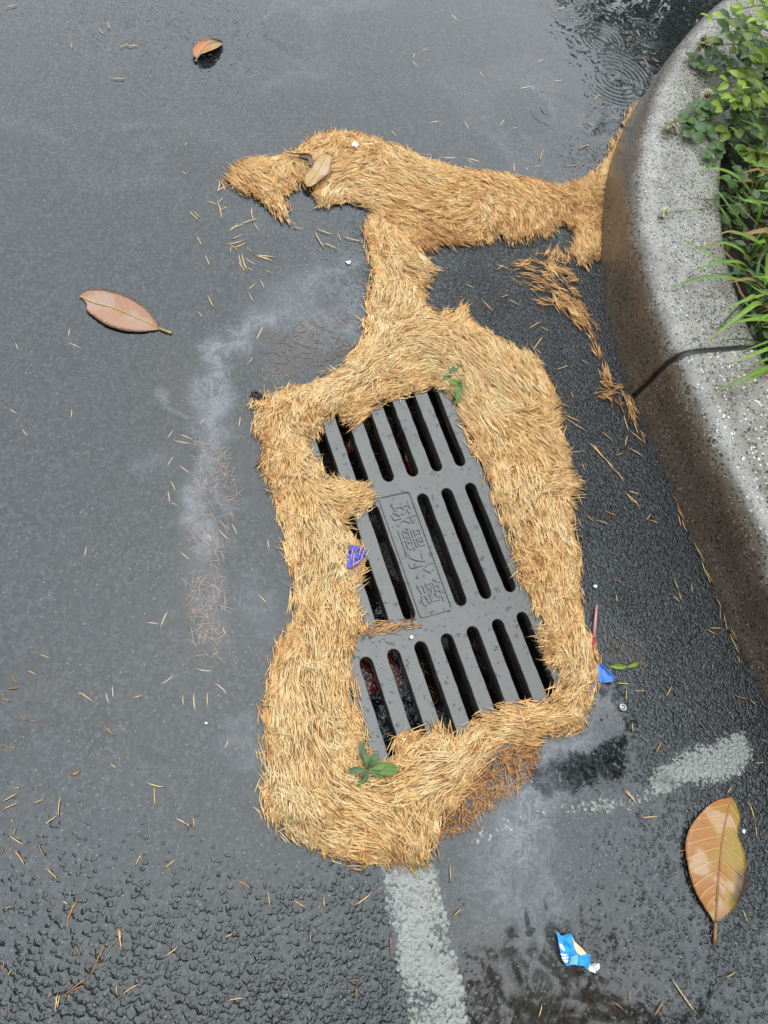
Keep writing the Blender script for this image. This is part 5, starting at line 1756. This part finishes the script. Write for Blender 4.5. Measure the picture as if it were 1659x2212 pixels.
MARKS = [('the pinkish dead leaf', 250, 672), ('the curled orange leaf', 447, 105), ('the black rubber lump', 556, 856), ('the left tip of the drift', 490, 395), ('the mat neck', 800, 560), ('the lower tip of the mat', 880, 1865),
         ('the white line', 930, 2050), ('the large golden leaf', 1545, 1870), ('the cyan wrapper', 1240, 2055), ('the blue wrapper', 1302, 1462), ('the pink stick', 1285, 1356), ('the kerb joint', 1362, 860), ('the worn white patch', 1540, 1640),
         ('the violet scrap', 771, 1205), ('the lower left corner', 0, 2212), ('the left picture edge', 0, 1500), ('the mat side', 575, 1600), ('the white paper crumb', 445, 1561), ('the kerb curve', 1300, 480), ('the ripple rings', 1186, 240),
         ('the mat corner spike', 1250, 1048), ('the metal eyelet', 1346, 1528), ('the cast characters', 900, 1180), ('the white flake', 753, 566), ('the upper left corner', 0, 0), ('the brown stain', 440, 1380), ('the sediment streak', 440, 1000), ('the top picture edge', 850, 0)]
SEEN = set()


def needle_label(a, b, key, place_words):
    mx, my = (a[0] + b[0]) / 2, (a[1] + b[1]) / 2
    dx, dy = b[0] - a[0], b[1] - a[1]
    if dx < 0:
        dx, dy = -dx, -dy
    an = math.degrees(math.atan2(-dy, dx))
    lie = 'level' if abs(an) < 14 else ('upright' if abs(an) > 72 else ('rising to the right' if an > 0 else 'falling to the right'))
    ln = math.hypot(dx, dy)
    size = 'short ' if ln < 26 else ('long ' if ln > 44 else '')
    for nm, x, y in sorted(MARKS, key=lambda m: math.hypot(m[1] - mx, m[2] - my))[:7]:
        ex, ey = mx - x, my - y
        side = ('right of' if ex > 0 else 'left of') if abs(ex) > abs(ey) else ('below' if ey > 0 else 'above')
        for near in ('', 'just ', 'well '):
            d = math.hypot(ex, ey)
            if (near == 'just ' and d > 90) or (near == 'well ' and d < 180):
                continue
            lab = f"{size}{key} pine needle {place_words}, {lie}, {near}{side} {nm}"
            if lab not in SEEN and len(lab.split()) <= 16:
                SEEN.add(lab)
                return lab
    return f"{size}{key} pine needle {place_words}, {lie}"


def loose(a, b, key, words, group, z=.0042, cat='pine needle'):
    if NCOUNT[0] >= 296:
        return
    NCOUNT[0] += 1
    za, zb = (z if not isinstance(z, tuple) else z[0]), (z if not isinstance(z, tuple) else z[1])
    pa, pb = G3(*a, za), G3(*b, zb)
    d = pb - pa
    L = float(np.linalg.norm(d))
    o = bpy.data.objects.new('pine_needle', rr.choice(VAR[key]))
    COL.objects.link(o)
    s = L / .036
    o.location = (pa + pb) / 2
    o.rotation_euler = (rr.uniform(-.3, .3), -math.asin(max(-1, min(1, d[2] / L))), math.atan2(d[1], d[0]))
    o.scale = (s, min(1.25, max(.8, s)), min(1.25, max(.8, s)))
    tag(o, words if group is None else needle_label(a, b, {'grey': 'greyish'}.get(key, key), words), cat, group)


L_BL = ('on lumpy asphalt', 'loose needles on the lower left asphalt')
L_RS = ('on dark asphalt', 'loose needles between mat and kerb')
L_KF = ('at the kerb foot', 'needles along the kerb foot')
L_TP = ('in the puddle', 'needles in the far puddle')
L_CL = ('in the cluster', 'needle cluster below the drift')
L_BR = ('on wet ground', 'loose needles at lower right')
L_GR = ('on the grate', 'stray needles on the grate')
L_LF = ('in shallow water', 'loose needles left of the mat')
S7 = [(1250, 125, 1435, 172), (1330, 145, 1342, 355), (520, 230, 500, 440), (495, 405, 370, 505), (60, 575, 225, 675), (115, 695, 225, 860), (330, 655, 390, 775), (390, 855, 505, 970), (275, 310, 385, 265), (0, 305, 165, 210), (0, 375, 180, 290),
      (575, 1430, 600, 1230), (600, 1250, 680, 1115), (590, 1290, 660, 1140), (580, 1330, 640, 1160), (525, 1150, 590, 1180), (900, 1520, 860, 1650), (850, 1660, 770, 1810), (880, 1560, 810, 1720), (760, 1800, 640, 1900), (740, 1820, 600, 1930), (750, 1870, 610, 1930), (640, 1890, 530, 1990),
      (500, 1930, 470, 2140), (515, 1950, 490, 2090), (480, 1960, 500, 2060), (410, 1990, 440, 1935), (650, 1520, 700, 1640), (1015, 1370, 1055, 1600), (1030, 1380, 1045, 1500), (1400, 1645, 1545, 1540), (1220, 1850, 1030, 1975), (1010, 1860, 1005, 1965), (1165, 855, 1225, 735), (1405, 885, 1520, 785),
      (35, 1220, 95, 1190), (10, 1770, 35, 1660), (60, 1810, 110, 1730), (40, 2070, 60, 2130), (5, 750, 30, 680), (110, 175, 175, 170), (600, 70, 700, 25), (1510, 430, 1600, 470), (90, 440, 125, 475), (120, 580, 135, 520)]
for i, (a, b, c, d) in enumerate(S7):
    loose((a * .25, 1659 + b * .25), (c * .25, 1659 + d * .25), 'brown' if i in (11, 12, 13, 14, 16, 17, 18, 19, 20, 21, 22, 27, 36, 39, 6, 38) else ('tan' if i % 3 else 'pale'), *L_BL)
S5 = [(760, 770, 830, 810), (832, 760, 838, 820), (1010, 1030, 1095, 1080), (1155, 1075, 1165, 1165), (1260, 1120, 1330, 1160), (1398, 1100, 1402, 1165), (1520, 1155, 1615, 1085), (970, 1560, 1065, 1545), (1490, 1475, 1560, 1465), (1540, 1490, 1535, 1555), (1340, 1265, 1343, 1300), (965, 1285, 1010, 1265), (585, 975, 612, 925), (705, 990, 760, 945)]
for i, (a, b, c, d) in enumerate(S5):
    loose((a / 2, 1382.5 + b / 2), (c / 2, 1382.5 + d / 2), 'brown' if i in (2, 8, 9) else 'tan', *L_BL)
SL = [(40, 140, 80, 195), (20, 212, 88, 207), (0, 245, 48, 268), (110, 130, 158, 152), (330, 218, 405, 268), (565, 255, 620, 238), (165, 60, 220, 80), (440, 360, 500, 420), (80, 320, 118, 352), (118, 352, 165, 347), (300, 585, 350, 560), (0, 455, 72, 475), (835, 225, 845, 315), (895, 225, 897, 290), (925, 180, 985, 235),
      (455, 225, 472, 280), (485, 195, 490, 255), (790, 235, 793, 288), (965, 475, 988, 430), (845, 125, 920, 135), (690, 195, 755, 150), (475, 532, 505, 555), (1085, 712, 1135, 760), (1112, 720, 1138, 795)]
for i, (a, b, c, d) in enumerate(SL):
    loose((a / 2, 1382.5 + b / 2), (c / 2, 1382.5 + d / 2), 'brown' if i in (0, 1, 2, 7, 8, 9, 10, 11) else 'grey', *L_LF, z=.0042 if i < 12 else .0008)
for (a, b, c, d) in [(1100, 155, 1140, 75), (1065, 245, 1095, 215), (850, 15, 880, 45), (290, 150, 355, 180), (65, 150, 82, 190), (293, 130, 302, 90), (860, 510, 885, 480), (1030, 525, 1040, 465), (720, 570, 750, 530), (745, 575, 830, 590), (770, 545, 840, 575), (360, 1085, 375, 1030), (900, 975, 915, 1020), (735, 845, 770, 855), (725, 790, 735, 850),
                     (735, 745, 760, 800), (1000, 930, 1025, 985), (1155, 1000, 1165, 1050), (690, 1390, 725, 1310), (630, 1362, 690, 1368), (960, 1380, 980, 1420), (1115, 1240, 1155, 1280), (305, 480, 310, 440), (95, 525, 118, 558), (40, 440, 75, 460), (775, 1055, 825, 1095), (940, 960, 995, 1010), (770, 680, 825, 720), (750, 640, 720, 690)]:
    loose((a / 2, 663.6 + b / 2), (c / 2, 663.6 + d / 2), 'grey', *L_LF, z=.0008)
S6 = [(490, 45, 560, 140), (510, 30, 600, 65), (560, 100, 605, 175), (170, 220, 250, 280), (260, 260, 375, 305), (310, 185, 435, 235), (645, 270, 695, 210), (660, 258, 765, 290), (115, 240, 145, 325), (415, 830, 425, 920), (870, 715, 915, 830), (905, 820, 935, 905), (855, 850, 930, 920), (1010, 745, 1015, 845), (1120, 1115, 1220, 1170), (1140, 1110, 1265, 1115),
      (410, 1545, 545, 1555), (500, 1580, 495, 1690), (550, 1605, 655, 1610), (800, 1665, 860, 1560), (540, 1845, 555, 1945), (720, 2110, 780, 1985), (1340, 1640, 1470, 1675), (1460, 1670, 1525, 1730), (1550, 1985, 1609, 2010), (1500, 2175, 1590, 2165), (385, 715, 480, 765), (70, 370, 180, 405)]
for i, (a, b, c, d) in enumerate(S6):
    loose((1216.6 + a * .275, 1050.7 + b * .275), (1216.6 + c * .275, 1050.7 + d * .275), 'brown' if i in (5, 21, 22, 26, 27) else 'tan', *L_RS, z=.0035)
S4 = [(770, 460, 860, 500), (800, 490, 875, 535), (765, 465, 820, 500), (880, 580, 930, 620), (905, 590, 950, 650), (930, 630, 1000, 700), (960, 660, 1010, 720), (1000, 700, 1045, 765), (890, 585, 960, 660), (1045, 800, 1105, 860), (1055, 795, 1110, 808), (940, 535, 990, 580), (1035, 460, 1060, 545), (1060, 530, 1130, 590), (1040, 605, 1055, 545), (1000, 640, 1040, 628), (1055, 605, 1130, 650),
      (850, 225, 890, 250), (740, 270, 800, 250), (670, 80, 720, 105), (855, 670, 870, 710), (800, 625, 860, 622), (820, 400, 810, 360), (620, 95, 680, 60), (640, 190, 690, 120), (1050, 370, 1075, 400)]
for i, (a, b, c, d) in enumerate(S4):
    loose((829.5 + a / 2, 663.6 + b / 2), (829.5 + c / 2, 663.6 + d / 2), 'tan', *L_RS, z=.0035)
for (a, b, c, d) in [(470, 1015, 510, 1010), (480, 1140, 550, 1165), (345, 1225, 395, 1245), (500, 1285, 545, 1270), (420, 1290, 475, 1350), (530, 1290, 590, 1320), (480, 1170, 520, 1140), (670, 700, 690, 640)]:
    loose((829.5 + a / 2, b / 2), (829.5 + c / 2, d / 2), 'tan', *L_RS, z=.0035)
# along the foot of the nearer kerb stone
foot = catmull(np.array([(1372, 905), (1420, 1000), (1450, 1060), (1485, 1140), (1512, 1195), (1535, 1250), (1552, 1290), (1568, 1330), (1590, 1390), (1606, 1440), (1612, 1490)], dtype=float), 3)
for i in range(34):
    u = rr.random()
    if .08 < u < .2 or .62 < u < .68:
        continue
    j = int(u * (len(foot) - 9))
    a = foot[j] + np.array([rr.uniform(-7, 1), rr.uniform(-3, 3)])
    d = foot[j + 8] - foot[j]
    d = d / np.linalg.norm(d) * rr.uniform(22, 42)
    th = rr.gauss(0, .16)
    d = np.array([d[0] * math.cos(th) - d[1] * math.sin(th), d[0] * math.sin(th) + d[1] * math.cos(th)])
    loose(tuple(a), tuple(a + d), rr.choice(['tan', 'tan', 'brown']), *L_KF, z=.005)
S1 = [(885, 865, 945, 885), (940, 860, 960, 955), (945, 910, 985, 890), (940, 880, 965, 850), (810, 905, 870, 960), (830, 905, 868, 945), (980, 1005, 1030, 965), (1030, 970, 1115, 940), (985, 990, 1060, 965), (1085, 890, 1095, 960), (1095, 960, 1120, 1000), (995, 1035, 1055, 1010), (960, 1060, 1070, 1035), (990, 1050, 1030, 1085), (1000, 1075, 1070, 1045), (1065, 1065, 1090, 1095),
      (1090, 1100, 1195, 1110), (1110, 1105, 1190, 1130), (1095, 1102, 1175, 1122), (1040, 1085, 1070, 1180), (1025, 1120, 1065, 1180), (1050, 1110, 1115, 1150), (1030, 1095, 1045, 1150), (1060, 1150, 1100, 1172), (1140, 1165, 1180, 1180), (850, 1015, 875, 1065), (885, 1095, 910, 1155), (1070, 1255, 1110, 1220), (1120, 1200, 1145, 1255), (1070, 1260, 1100, 1310), (895, 1275, 930, 1335), (850, 1340, 875, 1370),
      (1355, 990, 1405, 1080), (1360, 985, 1445, 1015), (1385, 1045, 1470, 1080), (1460, 1005, 1475, 1045), (1475, 1020, 1570, 1045), (950, 775, 940, 835), (930, 830, 985, 800), (955, 775, 975, 830), (1255, 975, 1315, 990), (1000, 1055, 995, 1095)]
for (a, b, c, d) in S1:
    loose((a / 2, b / 2), (c / 2, d / 2), 'pale', *L_CL)
for (a, b, c, d) in [(785, 735, 810, 760), (800, 635, 808, 612), (470, 335, 550, 340), (510, 205, 560, 185), (540, 198, 605, 195), (425, 120, 450, 150), (465, 90, 475, 130), (310, 180, 312, 210), (20, 30, 75, 18)]:
    loose((a / 2, b / 2), (c / 2, d / 2), 'pale', *L_TP)
for (a, b, c, d) in [(150, 662, 210, 670), (240, 680, 320, 682), (350, 680, 420, 700), (360, 690, 390, 705), (640, 725, 685, 712), (610, 740, 625, 720), (870, 535, 920, 540), (840, 640, 900, 620), (780, 720, 850, 710), (560, 700, 565, 750), (730, 350, 775, 345), (645, 390, 640, 370), (545, 555, 580, 548), (575, 385, 640, 372), (905, 440, 930, 405), (120, 260, 150, 290), (135, 225, 125, 250), (160, 215, 190, 212), (410, 305, 435, 335), (345, 520, 370, 560), (500, 545, 520, 515), (190, 530, 245, 522), (30, 560, 55, 590), (660, 270, 690, 255), (1095, 130, 1105, 160), (1120, 245, 1145, 290), (745, 40, 780, 30), (290, 60, 320, 90)]:
    loose((829.5 + a / 2, b / 2), (829.5 + c / 2, d / 2), 'pale' if a < 700 else 'tan', *L_TP, z=.0038 if a > 800 else .0012)
for (a, b, c, d) in [(975, 1555, 1045, 1605), (1065, 1505, 1062, 1570), (1240, 1460, 1360, 1630), (1575, 690, 1605, 790), (1605, 790, 1612, 862), (1480, 672, 1505, 630), (1255, 915, 1310, 905), (285, 970, 290, 1055), (175, 1125, 220, 1080), (295, 1200, 340, 1155), (25, 1270, 30, 1360), (1105, 770, 1190, 760), (1040, 640, 1100, 720), (1035, 650, 1085, 690), (1160, 1640, 1215, 1550), (665, 1640, 685, 1570), (1475, 1460, 1525, 1430), (1550, 1160, 1575, 1230), (1170, 990, 1250, 1040), (1060, 720, 1070, 770), (1180, 490, 1205, 430), (1240, 705, 1310, 710)]:
    loose((829.5 + a / 2, 1382.5 + b / 2), (829.5 + c / 2, 1382.5 + d / 2), rr.choice(['tan', 'brown', 'pale']), *L_BR)
k_, ox, oy = .241, 746.0, 1023.0
for (a, b, c, d) in [(30, 35, 125, 48), (200, 35, 325, 95), (385, 0, 465, 95), (235, 215, 255, 110), (240, 180, 370, 165), (1010, 945, 945, 1185), (875, 60, 990, 15), (930, 30, 950, 0), (1295, 1065, 1420, 1115), (1360, 1105, 1475, 1045), (1480, 1185, 1540, 1095), (1365, 890, 1380, 965)]:
    loose((746.5 + a * .2666, 1023 + b * .2666), (746.5 + c * .2666, 1023 + d * .2666), 'tan', *L_GR, z=.0055)
loose((829.5 + 1280 / 2, 663.6 + 535 / 2), (829.5 + 1315 / 2, 663.6 + 580 / 2), 'pale', 'single pale needle stuck on the brown face of the nearer kerb stone', None, z=(.115, .085))
